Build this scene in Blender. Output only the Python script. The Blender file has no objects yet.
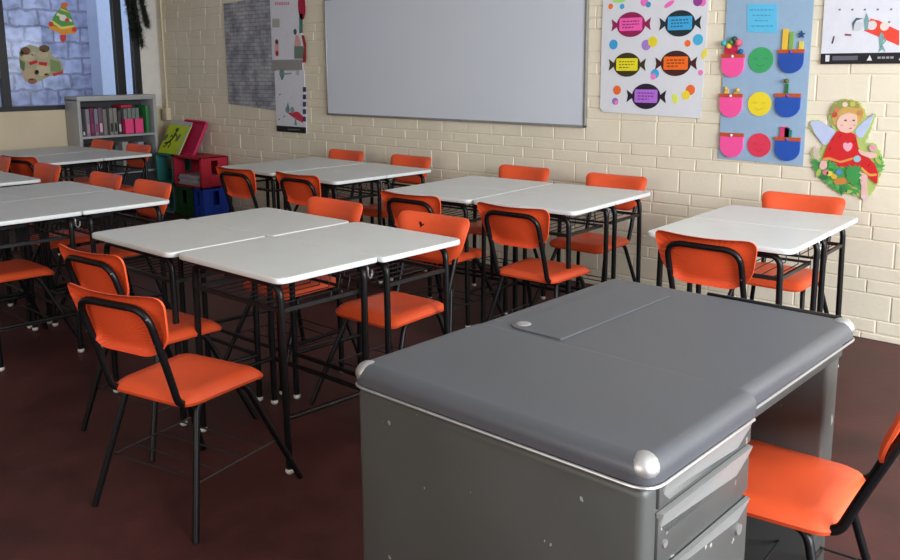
import bpy, bmesh, math, random
from mathutils import Vector, Matrix
random.seed(7)
PI = math.pi
sc = bpy.context.scene
C = sc.collection

# ------------------------------------------------------------------ camera
F_PX, PITCH, ROLL, YAW, CAM_H, PPY = 859.997, 0.17584, -0.006881, 0.747525, 1.36559, -60.0
cp, sp, cy_, sy_ = math.cos(PITCH), math.sin(PITCH), math.cos(YAW), math.sin(YAW)
FW = Vector((-sy_*cp, cy_*cp, -sp)); RT = Vector((cy_, sy_, 0)); UP = RT.cross(FW)
R2 = RT*math.cos(ROLL) + UP*math.sin(ROLL)
U2 = -RT*math.sin(ROLL) + UP*math.cos(ROLL)
cam_d = bpy.data.cameras.new('camera'); cam = bpy.data.objects.new('camera', cam_d); C.objects.link(cam)
M = Matrix((R2, U2, -FW)).transposed().to_4x4(); M.translation = (0, 0, CAM_H)
cam.matrix_world = M
cam_d.sensor_width = 36; cam_d.lens = F_PX/900*36; cam_d.shift_y = PPY/900
cam_d.clip_start = 0.05; cam_d.clip_end = 100
sc.camera = cam

# ------------------------------------------------------------------ light and exposure
world = bpy.data.worlds.new('world'); sc.world = world; world.use_nodes = True
bg = world.node_tree.nodes['Background']
bg.inputs[0].default_value = (0.62, 0.76, 1.0, 1); bg.inputs[1].default_value = 1.3
sc.view_settings.view_transform = 'Standard'; sc.view_settings.look = 'None'
sc.view_settings.exposure = 0.0; sc.view_settings.gamma = 1; sc.view_settings.use_curve_mapping = False

def area(name, loc, look, sx, sy, power, col):
    l = bpy.data.lights.new(name, 'AREA'); l.shape = 'RECTANGLE'; l.size = sx; l.size_y = sy
    l.energy = power; l.color = col
    o = bpy.data.objects.new(name, l); C.objects.link(o); o.location = loc
    o.rotation_euler = (Vector(look)-Vector(loc)).to_track_quat('-Z', 'Y').to_euler()
    return o
# daylight entering through the windows of the right wall and of the rear wall (both behind the camera's view)
area('daylight_right', (2.50, 1.7, 1.75), (-2.5, 3.3, 0.8), 3.6, 1.3, 335, (0.87, 0.935, 1.0))
area('daylight_rear', (-1.0, -2.90, 1.8), (-0.6, 4, 0.6), 3.0, 1.2, 55, (1.0, 0.88, 0.72))

# ------------------------------------------------------------------ materials
def new_mat(name):
    m = bpy.data.materials.new(name); m.use_nodes = True
    return m, m.node_tree.nodes, m.node_tree.links, m.node_tree.nodes['Principled BSDF']
def mat(name, col, rough=0.5, metal=0.0, var=0.06, scale=12.0, bump=0.0, bscale=60.0, coat=0.0, spec=None):
    m, n, l, b = new_mat(name)
    b.inputs['Roughness'].default_value = rough; b.inputs['Metallic'].default_value = metal
    if coat: b.inputs['Coat Weight'].default_value = coat; b.inputs['Coat Roughness'].default_value = 0.2
    if spec is not None: b.inputs['Specular IOR Level'].default_value = spec
    tc = n.new('ShaderNodeTexCoord'); no = n.new('ShaderNodeTexNoise')
    no.inputs['Scale'].default_value = scale; no.inputs['Detail'].default_value = 4
    l.new(tc.outputs['Object'], no.inputs['Vector'])
    r = n.new('ShaderNodeValToRGB')
    r.color_ramp.elements[0].position = 0.3; r.color_ramp.elements[1].position = 0.7
    c = Vector(col)
    r.color_ramp.elements[0].color = (*(c*(1-var)), 1); r.color_ramp.elements[1].color = (*[min(1, k*(1+var)) for k in c], 1)
    l.new(no.outputs['Fac'], r.inputs['Fac']); l.new(r.outputs['Color'], b.inputs['Base Color'])
    if bump:
        n2 = n.new('ShaderNodeTexNoise'); n2.inputs['Scale'].default_value = bscale; n2.inputs['Detail'].default_value = 3
        l.new(tc.outputs['Object'], n2.inputs['Vector'])
        bp = n.new('ShaderNodeBump'); bp.inputs['Strength'].default_value = bump; bp.inputs['Distance'].default_value = 0.004
        l.new(n2.outputs['Fac'], bp.inputs['Height']); l.new(bp.outputs['Normal'], b.inputs['Normal'])
    return m

M_wall = mat('cream_painted_brick', (0.815, 0.735, 0.58), 0.5, var=0.05, scale=3, bump=0.45, bscale=40)
M_mortar = mat('cream_painted_mortar', (0.80, 0.72, 0.57), 0.6, var=0.06, scale=5, bump=0.7, bscale=70)
M_plaster = mat('tan_painted_plaster', (0.70, 0.59, 0.415), 0.6, var=0.05, scale=3, bump=0.4, bscale=30)
M_white_wall = mat('white_painted_reveal', (0.78, 0.74, 0.69), 0.6, var=0.05, bump=0.3)
M_ceiling = mat('white_ceiling', (0.75, 0.74, 0.70), 0.8, var=0.03)
M_orange = mat('orange_plastic', (0.80, 0.098, 0.028), 0.42, var=0.04, scale=9, bump=0.08, bscale=220)
M_black = mat('black_enamel_tube', (0.005, 0.005, 0.006), 0.36, var=0.2, scale=30, spec=.28)
M_rivet = mat('dull_rivet', (0.30, 0.28, 0.26), 0.4, 0.9)
M_cap = mat('white_plastic_foot', (0.72, 0.70, 0.66), 0.5)
M_top = mat('white_laminate', (0.71, 0.725, 0.71), 0.38, var=0.025, scale=6)
M_wire = mat('black_wire', (0.012, 0.012, 0.013), 0.4)
M_hook = mat('steel_hook', (0.45, 0.45, 0.47), 0.3, 0.9)
M_chrome = mat('worn_chrome', (0.58, 0.58, 0.59), 0.42, 0.85, var=0.08, scale=40)
M_frame_al = mat('aluminium_trim', (0.36, 0.37, 0.36), 0.4, 0.6)
M_paper = mat('white_paper', (0.74, 0.75, 0.80), 0.6, var=0.02)
M_wframe = mat('black_window_frame', (0.010, 0.010, 0.012), 0.4)
M_grey_shelf = mat('grey_painted_metal', (0.42, 0.42, 0.42), 0.45, var=0.04)
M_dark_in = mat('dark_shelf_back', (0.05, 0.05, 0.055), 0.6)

def flat(name, col, rough=0.6, var=0.04): return mat(name, col, rough, var=var, scale=25)

# teacher's desk paint
def desk_paint(name, col, rough, chips=.70):
    m, n, l, b = new_mat(name)
    tc = n.new('ShaderNodeTexCoord')
    no = n.new('ShaderNodeTexNoise'); no.inputs['Scale'].default_value = 5; no.inputs['Detail'].default_value = 5
    l.new(tc.outputs['Object'], no.inputs['Vector'])
    r = n.new('ShaderNodeValToRGB'); r.color_ramp.elements[0].position = .3; r.color_ramp.elements[1].position = .72
    r.color_ramp.elements[0].color = (*(Vector(col)*.93), 1); r.color_ramp.elements[1].color = (*(Vector(col)*1.07), 1)
    l.new(no.outputs['Fac'], r.inputs['Fac'])
    # chips and scratches in the paint
    mp = n.new('ShaderNodeMapping'); mp.inputs['Scale'].default_value = (26, 26, 17)
    l.new(tc.outputs['Object'], mp.inputs['Vector'])
    v = n.new('ShaderNodeTexNoise'); v.inputs['Scale'].default_value = 1.6; v.inputs['Detail'].default_value = 3
    l.new(mp.outputs['Vector'], v.inputs['Vector'])
    r2 = n.new('ShaderNodeValToRGB'); r2.color_ramp.elements[0].position = chips; r2.color_ramp.elements[1].position = chips+.01
    l.new(v.outputs['Fac'], r2.inputs['Fac'])
    mx = n.new('ShaderNodeMix'); mx.data_type = 'RGBA'
    l.new(r2.outputs['Color'], mx.inputs['Factor']); l.new(r.outputs['Color'], mx.inputs['A'])
    mx.inputs['B'].default_value = (.34, .33, .30, 1)
    l.new(mx.outputs['Result'], b.inputs['Base Color'])
    rr = n.new('ShaderNodeMapRange'); rr.inputs['To Min'].default_value = rough-.07; rr.inputs['To Max'].default_value = rough+.08
    l.new(no.outputs['Fac'], rr.inputs['Value']); l.new(rr.outputs['Result'], b.inputs['Roughness'])
    return m
M_desk_top = desk_paint('slate_grey_vinyl_top', (0.082, 0.086, 0.097), 0.40, .90)
M_desk_body = desk_paint('grey_enamel_body', (0.078, 0.079, 0.075), 0.42)
M_desk_lip = desk_paint('pale_grey_pull', (0.26, 0.26, 0.25), 0.30, .95)

def m_floor():
    m, n, l, b = new_mat('maroon_polished_concrete')
    tc = n.new('ShaderNodeTexCoord')
    a = n.new('ShaderNodeTexNoise'); a.inputs['Scale'].default_value = 2.6; a.inputs['Detail'].default_value = 7; a.inputs['Roughness'].default_value = .62
    l.new(tc.outputs['Object'], a.inputs['Vector'])
    r = n.new('ShaderNodeValToRGB'); e = r.color_ramp.elements
    e[0].position = .3; e[0].color = (.034, .0105, .0098, 1); e[1].position = .70; e[1].color = (.100, .029, .027, 1)
    l.new(a.outputs['Fac'], r.inputs['Fac'])
    s = n.new('ShaderNodeTexNoise'); s.inputs['Scale'].default_value = 26; s.inputs['Detail'].default_value = 2
    l.new(tc.outputs['Object'], s.inputs['Vector'])
    r2 = n.new('ShaderNodeValToRGB'); r2.color_ramp.elements[0].position = .79; r2.color_ramp.elements[1].position = .81
    l.new(s.outputs['Fac'], r2.inputs['Fac'])
    mx = n.new('ShaderNodeMix'); mx.data_type = 'RGBA'; mx.inputs['B'].default_value = (.30, .26, .24, 1)
    l.new(r2.outputs['Color'], mx.inputs['Factor']); l.new(r.outputs['Color'], mx.inputs['A'])
    l.new(mx.outputs['Result'], b.inputs['Base Color'])
    rr = n.new('ShaderNodeMapRange'); rr.inputs['To Min'].default_value = .42; rr.inputs['To Max'].default_value = .62
    l.new(a.outputs['Fac'], rr.inputs['Value']); l.new(rr.outputs['Result'], b.inputs['Roughness'])
    b.inputs['Specular IOR Level'].default_value = .35
    bp = n.new('ShaderNodeBump'); bp.inputs['Strength'].default_value = .25; bp.inputs['Distance'].default_value = .003
    l.new(s.outputs['Fac'], bp.inputs['Height']); l.new(bp.outputs['Normal'], b.inputs['Normal'])
    return m
M_floor = m_floor()

def m_ribs():      # back face of the chair shell: moulded radial ribs
    m, n, l, b = new_mat('orange_plastic_ribbed')
    b.inputs['Base Color'].default_value = (.80, .085, .022, 1); b.inputs['Roughness'].default_value = .45
    tc = n.new('ShaderNodeTexCoord'); s = n.new('ShaderNodeSeparateXYZ'); l.new(tc.outputs['Object'], s.inputs[0])
    z = n.new('ShaderNodeMath'); z.operation = 'SUBTRACT'; z.inputs[1].default_value = .61; l.new(s.outputs['Z'], z.inputs[0])
    at = n.new('ShaderNodeMath'); at.operation = 'ARCTAN2'; l.new(z.outputs[0], at.inputs[0]); l.new(s.outputs['X'], at.inputs[1])
    mu = n.new('ShaderNodeMath'); mu.operation = 'MULTIPLY'; mu.inputs[1].default_value = 56; l.new(at.outputs[0], mu.inputs[0])
    si = n.new('ShaderNodeMath'); si.operation = 'SINE'; l.new(mu.outputs[0], si.inputs[0])
    bp = n.new('ShaderNodeBump'); bp.inputs['Strength'].default_value = .22; bp.inputs['Distance'].default_value = .002
    l.new(si.outputs[0], bp.inputs['Height']); l.new(bp.outputs['Normal'], b.inputs['Normal'])
    return m
M_ribs = m_ribs()

def m_glass():
    m, n, l, b = new_mat('window_glass')
    b.inputs['Base Color'].default_value = (.93, .96, 1, 1); b.inputs['Roughness'].default_value = 0
    b.inputs['Transmission Weight'].default_value = 1; b.inputs['IOR'].default_value = 1.45
    return m
M_glass = m_glass()

def m_brickprint(name, c1, c2, cm, scale, w, h, ms=.02, noise=.5):
    m, n, l, b = new_mat(name); b.inputs['Roughness'].default_value = .7
    tc = n.new('ShaderNodeTexCoord'); sx = n.new('ShaderNodeSeparateXYZ'); l.new(tc.outputs['Object'], sx.inputs[0])
    cb = n.new('ShaderNodeCombineXYZ')
    ad = n.new('ShaderNodeMath'); ad.operation = 'ADD'; l.new(sx.outputs['X'], ad.inputs[0]); l.new(sx.outputs['Y'], ad.inputs[1])
    l.new(ad.outputs[0], cb.inputs['X']); l.new(sx.outputs['Z'], cb.inputs['Y'])
    nz = n.new('ShaderNodeTexNoise'); nz.inputs['Scale'].default_value = 9; nz.inputs['Detail'].default_value = 5
    l.new(tc.outputs['Object'], nz.inputs['Vector'])
    vm = n.new('ShaderNodeVectorMath'); vm.operation = 'MULTIPLY_ADD'; vm.inputs[1].default_value = (.04*noise,)*3
    l.new(nz.outputs['Color'], vm.inputs[0]); l.new(cb.outputs[0], vm.inputs[2])
    br = n.new('ShaderNodeTexBrick'); br.inputs['Scale'].default_value = scale
    br.inputs['Color1'].default_value = (*c1, 1); br.inputs['Color2'].default_value = (*c2, 1); br.inputs['Mortar'].default_value = (*cm, 1)
    br.inputs['Brick Width'].default_value = w; br.inputs['Row Height'].default_value = h; br.inputs['Mortar Size'].default_value = ms
    l.new(vm.outputs[0], br.inputs['Vector'])
    mx = n.new('ShaderNodeMix'); mx.data_type = 'RGBA'; mx.blend_type = 'MULTIPLY'; mx.inputs['Factor'].default_value = .75
    rp = n.new('ShaderNodeValToRGB'); rp.color_ramp.elements[0].position = .35; rp.color_ramp.elements[0].color = (.35, .36, .42, 1)
    rp.color_ramp.elements[1].position = .62; rp.color_ramp.elements[1].color = (1.0, 1.0, 1.0, 1)
    l.new(nz.outputs['Fac'], rp.inputs['Fac'])
    l.new(br.outputs['Color'], mx.inputs['A']); l.new(rp.outputs['Color'], mx.inputs['B'])
    l.new(mx.outputs['Result'], b.inputs['Base Color'])
    return m
M_outwall = m_brickprint('whitewashed_stone_outside', (.72, .74, .92), (.52, .55, .80), (.36, .36, .50), 1, .30, .17, .014, 2.0)
M_brickpaper = m_brickprint('grey_stone_print', (.50, .50, .54), (.38, .39, .44), (.28, .28, .32), 1, .10, .034, .004, .35)

# ------------------------------------------------------------------ mesh helpers
def obj(name, bm, m, parent=None, smooth=True, loc=None):
    me = bpy.data.meshes.new(name); bm.normal_update(); bm.to_mesh(me); bm.free()
    for x in (m if isinstance(m, (list, tuple)) else [m]): me.materials.append(x)
    if smooth:
        for p in me.polygons: p.use_smooth = True
        try: me.set_sharp_from_angle(angle=math.radians(40))
        except Exception: pass
    o = bpy.data.objects.new(name, me); C.objects.link(o)
    if parent is not None: o.parent = parent
    if loc: o.location = loc
    return o
def tag(o, label, cat, group=None, kind=None):
    if label: o['label'] = label
    if cat: o['category'] = cat
    if group: o['group'] = group
    if kind: o['kind'] = kind
    return o
def struct(name, bm, m, smooth=False):
    o = obj(name, bm, m, smooth=smooth); o['kind'] = 'structure'; return o
def thing(name, label, cat, loc=(0, 0, 0), rotz=0.0, group=None):
    o = bpy.data.objects.new(name, None); C.objects.link(o); o.location = loc; o.rotation_euler = (0, 0, rotz)
    o.empty_display_size = .1
    return tag(o, label, cat, group)
def dup(root, loc, rotz, label, group=None):
    r = root.copy(); C.objects.link(r); r.location = loc; r.rotation_euler = (0, 0, rotz); r['label'] = label
    if group: r['group'] = group
    elif 'group' in r: del r['group']
    for ch in list(root.children):
        c = ch.copy(); C.objects.link(c); c.parent = r
        for g in ch.children:
            d = g.copy(); C.objects.link(d); d.parent = c
    return r
def box(bm, x0, x1, y0, y1, z0, z1, bev=0.0, seg=2, mi=0):
    vs = [bm.verts.new(p) for p in ((x0, y0, z0), (x1, y0, z0), (x1, y1, z0), (x0, y1, z0), (x0, y0, z1), (x1, y0, z1), (x1, y1, z1), (x0, y1, z1))]
    fs = [bm.faces.new([vs[i] for i in f]) for f in ((3, 2, 1, 0), (4, 5, 6, 7), (0, 1, 5, 4), (1, 2, 6, 5), (2, 3, 7, 6), (3, 0, 4, 7))]
    for f in fs: f.material_index = mi
    if bev:
        es = list({e for f in fs for e in f.edges})
        r = bmesh.ops.bevel(bm, geom=es, offset=bev, segments=seg, profile=.5, affect='EDGES')
        for f in r['faces']: f.material_index = mi
    return bm
def BX(*a, **k): return box(bmesh.new(), *a, **k)
def fillet(pts, r, n=5):
    pts = [Vector(p) for p in pts]; out = [pts[0]]
    for i in range(1, len(pts)-1):
        a, b, c = pts[i-1], pts[i], pts[i+1]
        rr = r[i] if isinstance(r, (list, tuple)) else r
        d = min(rr, (a-b).length*.49, (c-b).length*.49)
        p, q = b+(a-b).normalized()*d, b+(c-b).normalized()*d
        for k in range(n+1):
            t = k/n; out.append(p*(1-t)**2 + b*2*t*(1-t) + q*t*t)
    out.append(pts[-1]); return out
def tube(bm, pts, rad, seg=8, caps=True, mi=0):
    pts = [Vector(p) for p in pts]; n = len(pts); rings = []
    t0 = (pts[1]-pts[0]).normalized(); up = Vector((0, 0, 1)) if abs(t0.z) < .9 else Vector((1, 0, 0))
    nv = t0.cross(up).normalized()
    for i in range(n):
        t = (pts[min(i+1, n-1)]-pts[max(i-1, 0)]).normalized()
        nv = (nv - t*nv.dot(t)).normalized(); bn = t.cross(nv)
        rings.append([bm.verts.new(pts[i]+nv*math.cos(2*PI*k/seg)*rad+bn*math.sin(2*PI*k/seg)*rad) for k in range(seg)])
    for i in range(n-1):
        for k in range(seg):
            f = bm.faces.new((rings[i][k], rings[i][(k+1) % seg], rings[i+1][(k+1) % seg], rings[i+1][k])); f.material_index = mi
    if caps:
        bm.faces.new(rings[0][::-1]).material_index = mi; bm.faces.new(rings[-1]).material_index = mi
    return bm
def TB(pts, rad, r=0.0, seg=8, n=5): return tube(bmesh.new(), fillet(pts, r, n) if r else pts, rad, seg)
def rounded(pts, r, n=4):          # closed 2D outline with rounded corners
    out = []; N = len(pts)
    for i in range(N):
        a, b, c = Vector(pts[i-1]), Vector(pts[i]), Vector(pts[(i+1) % N])
        rr = r[i] if isinstance(r, (list, tuple)) else r
        d = min(rr, (a-b).length*.49, (c-b).length*.49)
        p, q = b+(a-b).normalized()*d, b+(c-b).normalized()*d
        for k in range(n+1):
            t = k/n; out.append(p*(1-t)**2+b*2*t*(1-t)+q*t*t)
    return out
def slab(outline, z0, z1, bev=0.004, bm=None, mi=0):
    """horizontal plate with rounded rims, outline in xy (counter-clockwise)"""
    bm = bm or bmesh.new(); c = sum((Vector(p) for p in outline), Vector((0, 0)))/len(outline)
    def ring(ins, z):
        out = []
        for p in outline:
            d = Vector(p)-c; L = d.length; out.append(bm.verts.new((*(c+d*(1-ins/L)), z)))
        return out
    rs = [ring(bev, z0), ring(bev*.3, z0+bev*.3), ring(0, z0+bev), ring(0, z1-bev), ring(bev*.3, z1-bev*.3), ring(bev, z1), ring(bev+.003, z1)]
    N = len(outline)
    for a, b in zip(rs, rs[1:]):
        for k in range(N): bm.faces.new((a[k], a[(k+1) % N], b[(k+1) % N], b[k])).material_index = mi
    bm.faces.new(rs[0][::-1]).material_index = mi; bm.faces.new(rs[-1]).material_index = mi
    return bm
def shell(outline, f, thick, rings=(0, .35, .65, .86, .95, 1.0), mi_back=1):
    """curved moulded shell; f(u,v,s)-> point, nrm offset direction handled by caller's f with side flag"""
    bm = bmesh.new(); c = sum((Vector(p) for p in outline), Vector((0, 0)))/len(outline); N = len(outline)
    sides = []
    for side in (0, 1):
        rs = []
        for s in rings:
            if s == 0: rs.append([bm.verts.new(f(c.x, c.y, 0, side*thick))]); continue
            rs.append([bm.verts.new(f(*(c+(Vector(p)-c)*s), s, side*thick)) for p in outline])
        for k in range(N):
            q = (rs[0][0], rs[1][k], rs[1][(k+1) % N])
            bm.faces.new(q if side == 0 else q[::-1]).material_index = side*mi_back
        for a, b in zip(rs[1:], rs[2:]):
            for k in range(N):
                q = (a[k], b[k], b[(k+1) % N], a[(k+1) % N])
                bm.faces.new(q if side == 0 else q[::-1]).material_index = side*mi_back
        sides.append(rs[-1])
    for k in range(N): bm.faces.new((sides[0][k], sides[1][k], sides[1][(k+1) % N], sides[0][(k+1) % N]))
    bmesh.ops.recalc_face_normals(bm, faces=bm.faces)
    return bm
def ball(bm, c, r, sq=1.0, seg=10):
    m = Matrix.Translation(c) @ Matrix.Diagonal((1, 1, sq, 1))
    bmesh.ops.create_uvsphere(bm, u_segments=seg, v_segments=max(6, seg-2), radius=r, matrix=m); return bm
def cyl(bm, c, r, h, axis='z', seg=16, r2=None):
    rot = {'z': Matrix.Identity(4), 'x': Matrix.Rotation(PI/2, 4, 'Y'), 'y': Matrix.Rotation(PI/2, 4, 'X')}[axis]
    bmesh.ops.create_cone(bm, cap_ends=True, segments=seg, radius1=r, radius2=r if r2 is None else r2, depth=h, matrix=Matrix.Translation(c) @ rot); return bm

# ------------------------------------------------------------------ the room
XL, XR, YB, WY, ZC = -8.15, 2.60, -3.00, 4.49, 2.75
struct('floor', BX(XL-.2, XR+.2, YB-.2, WY+.2, -.15, 0), M_floor)
struct('ceiling', BX(XL-.2, XR+.2, YB-.2, WY+.2, ZC, ZC+.12), M_ceiling)
# front wall: painted brick, one tall course then two thin ones
bm = bmesh.new(); box(bm, XL-.2, XR+.2, WY+.005, WY+.2, 0, ZC, mi=1)
k = -3
while .775+.27*k-.27 < ZC:
    T = .775+.27*k
    for (z0, z1) in ((T-.133, T), (T-.2015, T-.133), (T-.27, T-.2015)):
        off = random.uniform(-.2, 0); x = XL+off
        while x < XR:
            w = .245*random.uniform(.94, 1.06)
            a, b2 = max(x+.0025, XL), min(x+w-.0025, XR); zz0, zz1 = max(z0+.002+random.uniform(-.001, .002), 0), min(z1-.002+random.uniform(-.002, .001), ZC)
            if b2-a > .03 and zz1-zz0 > .015:
                dy = random.uniform(-.002, .001)
                y0 = WY+dy; y1 = WY+.007; j = lambda: random.uniform(-.0007, .0007)
                bv = .0045; rows = []
                for (ins, yy) in ((0, y1), (0, y0+bv), (bv*.35, y0+bv*.3), (bv, y0)):
                    rows.append([bm.verts.new((px+sx*ins, yy, pz+sz*ins)) for px, pz, sx, sz in ((a, zz0, 1, 1), (b2, zz0, -1, 1), (b2, zz1, -1, -1), (a, zz1, 1, -1))])
                for v in rows[3]: v.co.z += j()
                for A, B in zip(rows, rows[1:]):
                    for q in range(4): bm.faces.new((A[q], A[(q+1) % 4], B[(q+1) % 4], B[q]))
                bm.faces.new(rows[3])
            x += w
    k += 1
struct('wall_front', bm, [M_wall, M_mortar], smooth=False)
# left wall with its window opening
WZ0, WZ1, WA, WB = 1.03, 2.30, 0.9, 4.29
bm = bmesh.new()
box(bm, XL-.2, XL, YB-.2, WY+.2, 0, WZ0-.03); box(bm, XL-.2, XL, YB-.2, WA, WZ0-.03, ZC); box(bm, XL-.2, XL, WA, WB, WZ1, ZC)
box(bm, XL-.2, XL, WB, WY+.01, WZ0-.03, ZC, mi=1)
struct('wall_left', bm, [M_plaster, M_white_wall])
# right wall and rear wall with window openings that the daylight enters by
bm = bmesh.new()
box(bm, XR, XR+.2, YB, WY, 0, 1.0); box(bm, XR, XR+.2, YB, WY, 2.45, ZC); box(bm, XR, XR+.2, YB, -.4, 1.0, 2.45); box(bm, XR, XR+.2, 3.6, WY, 1.0, 2.45)
struct('wall_right', bm, M_plaster)
bm = bmesh.new()
box(bm, XL, XR, YB-.2, YB, 0, 1.1); box(bm, XL, XR, YB-.2, YB, 2.45, ZC); box(bm, XL, -3.6, YB-.2, YB, 1.1, 2.45); box(bm, .5, XR, YB-.2, YB, 1.1, 2.45)
struct('wall_back', bm, M_plaster)
# window in the left wall
wf = bmesh.new(); X0, X1 = XL-.055, XL+.004
def vbar(y0, y1, z0=WZ0, z1=WZ1): box(wf, X0, X1, y0, y1, z0, z1, bev=.004)
vbar(4.215, 4.290); vbar(4.035, 4.122); vbar(2.965, 3.035); vbar(1.9, 1.97); vbar(WA, WA+.06)
box(wf, X0, X1+.002, WA, 4.115, WZ0-.03, WZ0+.012, bev=.004); box(wf, X0, X1+.002, WA, WB, WZ1-.04, WZ1, bev=.004)
for z in (1.25, 1.47, 1.69): box(wf, X0+.02, X1-.01, WA+.05, 2.97, z, z+.018)
w1 = struct('window_1', wf, M_wframe)
obj('pane', BX(XL-.032, XL-.027, 3.035, 4.035, WZ0+.012, WZ1-.04), M_glass, w1, smooth=False)
obj('pane', BX(XL-.032, XL-.027, 4.122, 4.215, WZ0-.03, WZ1-.04), M_glass, w1, smooth=False)
obj('pane', BX(XL-.032, XL-.027, WA+.06, 2.965, WZ0+.012, WZ1-.04), M_glass, w1, smooth=False)
# outside: the neighbour's whitewashed stone wall and a pale pier, with ground between
struct('wall_outside', BX(-9.9, -9.7, -1, 7.5, 0, 3.4), M_outwall)
struct('trim_1', BX(-9.72, -9.45, 4.50, 5.6, 0, 3.4), flat('pale_blue_pier', (.66, .72, .86)))
struct('ground_outside', BX(-9.9, XL-.2, -1, 7.5, -.15, 0), flat('outdoor_paving', (.4, .39, .38)))

# ------------------------------------------------------------------ chairs
def make_chair():
    t = thing('classroom_chair', 'x', 'chair')
    # seat: moulded orange shell, rounded edges turned down
    so = rounded([(-.170, -.170), (.170, -.170), (.185, .172), (-.185, .172)], [.05, .05, .055, .055], 5)
    def fs(x, y, s, d):
        z = .418 - .010*math.exp(-((x/.11)**2+((y+.03)/.11)**2)) - (.022*max(0, (s-.86)/.14)**1.6 if s > .86 else 0)
        z -= .012*max(0, (y-.10)/.07)**2
        return (x*(1-.02*(d > 0)), y*(1-.02*(d > 0)), z-d)
    seat = obj('seat', shell(so, fs, .010, mi_back=0), M_orange, t)
    # backrest
    bo = rounded([(-.115, .553), (.115, .553), (.176, .602), (.207, .751), (0, .743), (-.207, .751), (-.176, .602)],
                 [.08, .08, .06, .045, .20, .045, .06], 5)
    def by(x, z): return -.172 - (z-.42)*.30 + .80*x*x
    def fb(x, z, s, d):
        y = by(x, z) + (-.020*max(0, (s-.80)/.20)**1.5 if s > .80 else 0)
        return (x, y-d, z)
    back = obj('backrest', shell(bo, fb, .007, rings=(0, .35, .65, .80, .9, .96, 1.0)), [M_orange, M_ribs], t)
    def fy(z): return -.176-(z-.42)*.30
    for sx in (-1, 1):
        for z in (.60, .68):
            bm = bmesh.new(); ball(bm, (sx*.145, fy(z)-.015, z), .0045, seg=6); obj('rivet', bm, M_rivet, back)
    # frame of the back: one bent tube behind the shell running down to the seat rails
    pts = [(-.140, -.09, .392), (-.142, -.172, .392), (-.143, fy(.5)-.004, .5), (-.146, fy(.708)-.010, .708), (.146, fy(.708)-.010, .708), (.143, fy(.5)-.004, .5), (.142, -.172, .392), (.140, -.09, .392)]
    obj('back_frame', TB(pts, .0115, [0, .03, .05, .065, .065, .05, .03, 0], 10, 6), M_black, t)
    # legs: each side a front leg and a rear leg bent out of the rail below the seat
    for sx in (-1, 1):
        obj('leg', TB([(sx*.145, -.04, .385), (sx*.150, -.112, .385), (sx*.222, -.215, .002)], .0105, .045, 10), M_black, t)
        obj('leg', TB([(sx*.145, -.04, .385), (sx*.152, .085, .385), (sx*.226, .255, .002)], .0105, .045, 10), M_black, t)
    bm = bmesh.new()
    for y in (-.07, .07): tube(bm, [(-.15, y, .388), (.15, y, .388)], .010, 8)
    for sx in (-1, 1): tube(bm, [(sx*.145, -.1, .387), (sx*.145, .1, .387)], .010, 8)
    obj('seat_frame', bm, M_black, t)
    bm = bmesh.new()
    zr = .16
    for sx in (-1, 1):
        tube(bm, [(sx*.192, -.172, zr), (sx*.193, .184, zr)], .0035, 6)
    for y in (-.15, -.07, .03, .13): tube(bm, [(-.192, y, zr), (.192, y, zr)], .003, 6)
    obj('wire_rack', bm, M_wire, t)
    return t
PROTO = make_chair(); used = [False]
TOPC = .25          # distance from the seat centre back to the top edge of the backrest
def chair_c(x, y, rz, label, group=None):
    rz = math.radians(rz)
    if not used[0]:
        used[0] = True; PROTO.location = (x, y, 0); PROTO.rotation_euler = (0, 0, rz); PROTO['label'] = label
        if group: PROTO['group'] = group
        return PROTO
    return dup(PROTO, (x, y, 0), rz, label, group)
def chair_b(bx, by, rz, label, group=None):      # placed by the middle of its backrest
    a = math.radians(rz)
    return chair_c(bx - math.sin(a)*TOPC, by + math.cos(a)*TOPC, rz, label, group)
G1 = 'orange chairs at the nearest white desks'; G2 = 'orange chairs at the desks below the whiteboard'
G3 = 'orange chairs at the desks beside the crates'; G4 = 'orange chairs at the small white desks on the right'
G5 = 'orange chairs at the desks on the left side'; G6 = 'orange chairs at the desks by the bookcase'
chair_c(-2.385, 1.345, 13, 'nearest orange chair on the left, pulled back from the white desks, seen from behind', G1)
chair_b(-2.93, 1.31, 6, 'orange chair standing just behind the nearest left chair, its seat half under the white desks', G1)
marked = chair_b(-2.50, 2.585, 182, 'orange chair facing us, small dark mark on its backrest, at the nearest white desks', G1)
chair_b(-3.14, 2.575, 180, 'orange chair facing us behind the far corner of the nearest white desks', G1)
chair_b(-3.04, 2.99, 3, 'orange chair seen from behind, partly covered by the chair with the dark mark', G2)
chair_b(-2.41, 3.02, 3, 'orange chair seen from behind in the picture centre, facing the desks below the whiteboard', G2)
chair_b(-3.31, 4.25, 180, 'orange chair against the brick wall under the middle of the whiteboard', G2)
chair_b(-2.64, 4.25, 181, 'orange chair against the brick wall under the right end of the whiteboard', G2)
chair_b(-4.69, 3.06, 2, 'orange chair seen from behind, next to the crimson plastic crate', G3)
chair_b(-4.14, 3.13, 2, 'orange chair seen from behind, second one to the right of the crimson crate', G3)
chair_b(-5.02, 4.25, 180, 'orange chair against the wall between the wall calendars and the whiteboard', G3)
chair_b(-4.34, 4.27, 180, 'orange chair against the wall below the left half of the whiteboard', G3)
chair_b(-1.43, 2.93, 1, 'orange chair seen from behind at the single pair of desks, just beyond the grey desk', G4)
chair_b(-1.54, 4.16, 180, 'orange chair against the wall below the angel cutout', G4)
chair_b(-5.02, 2.36, 180, 'orange chair facing us behind the left white desks, left one of two', G5)
chair_b(-4.45, 2.355, 180, 'orange chair facing us behind the right corner of the left white desks', G5)
chair_c(-4.38, 1.53, 0, 'orange chair at the left picture edge, its seat sticking out under the left desks', G5)
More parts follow.
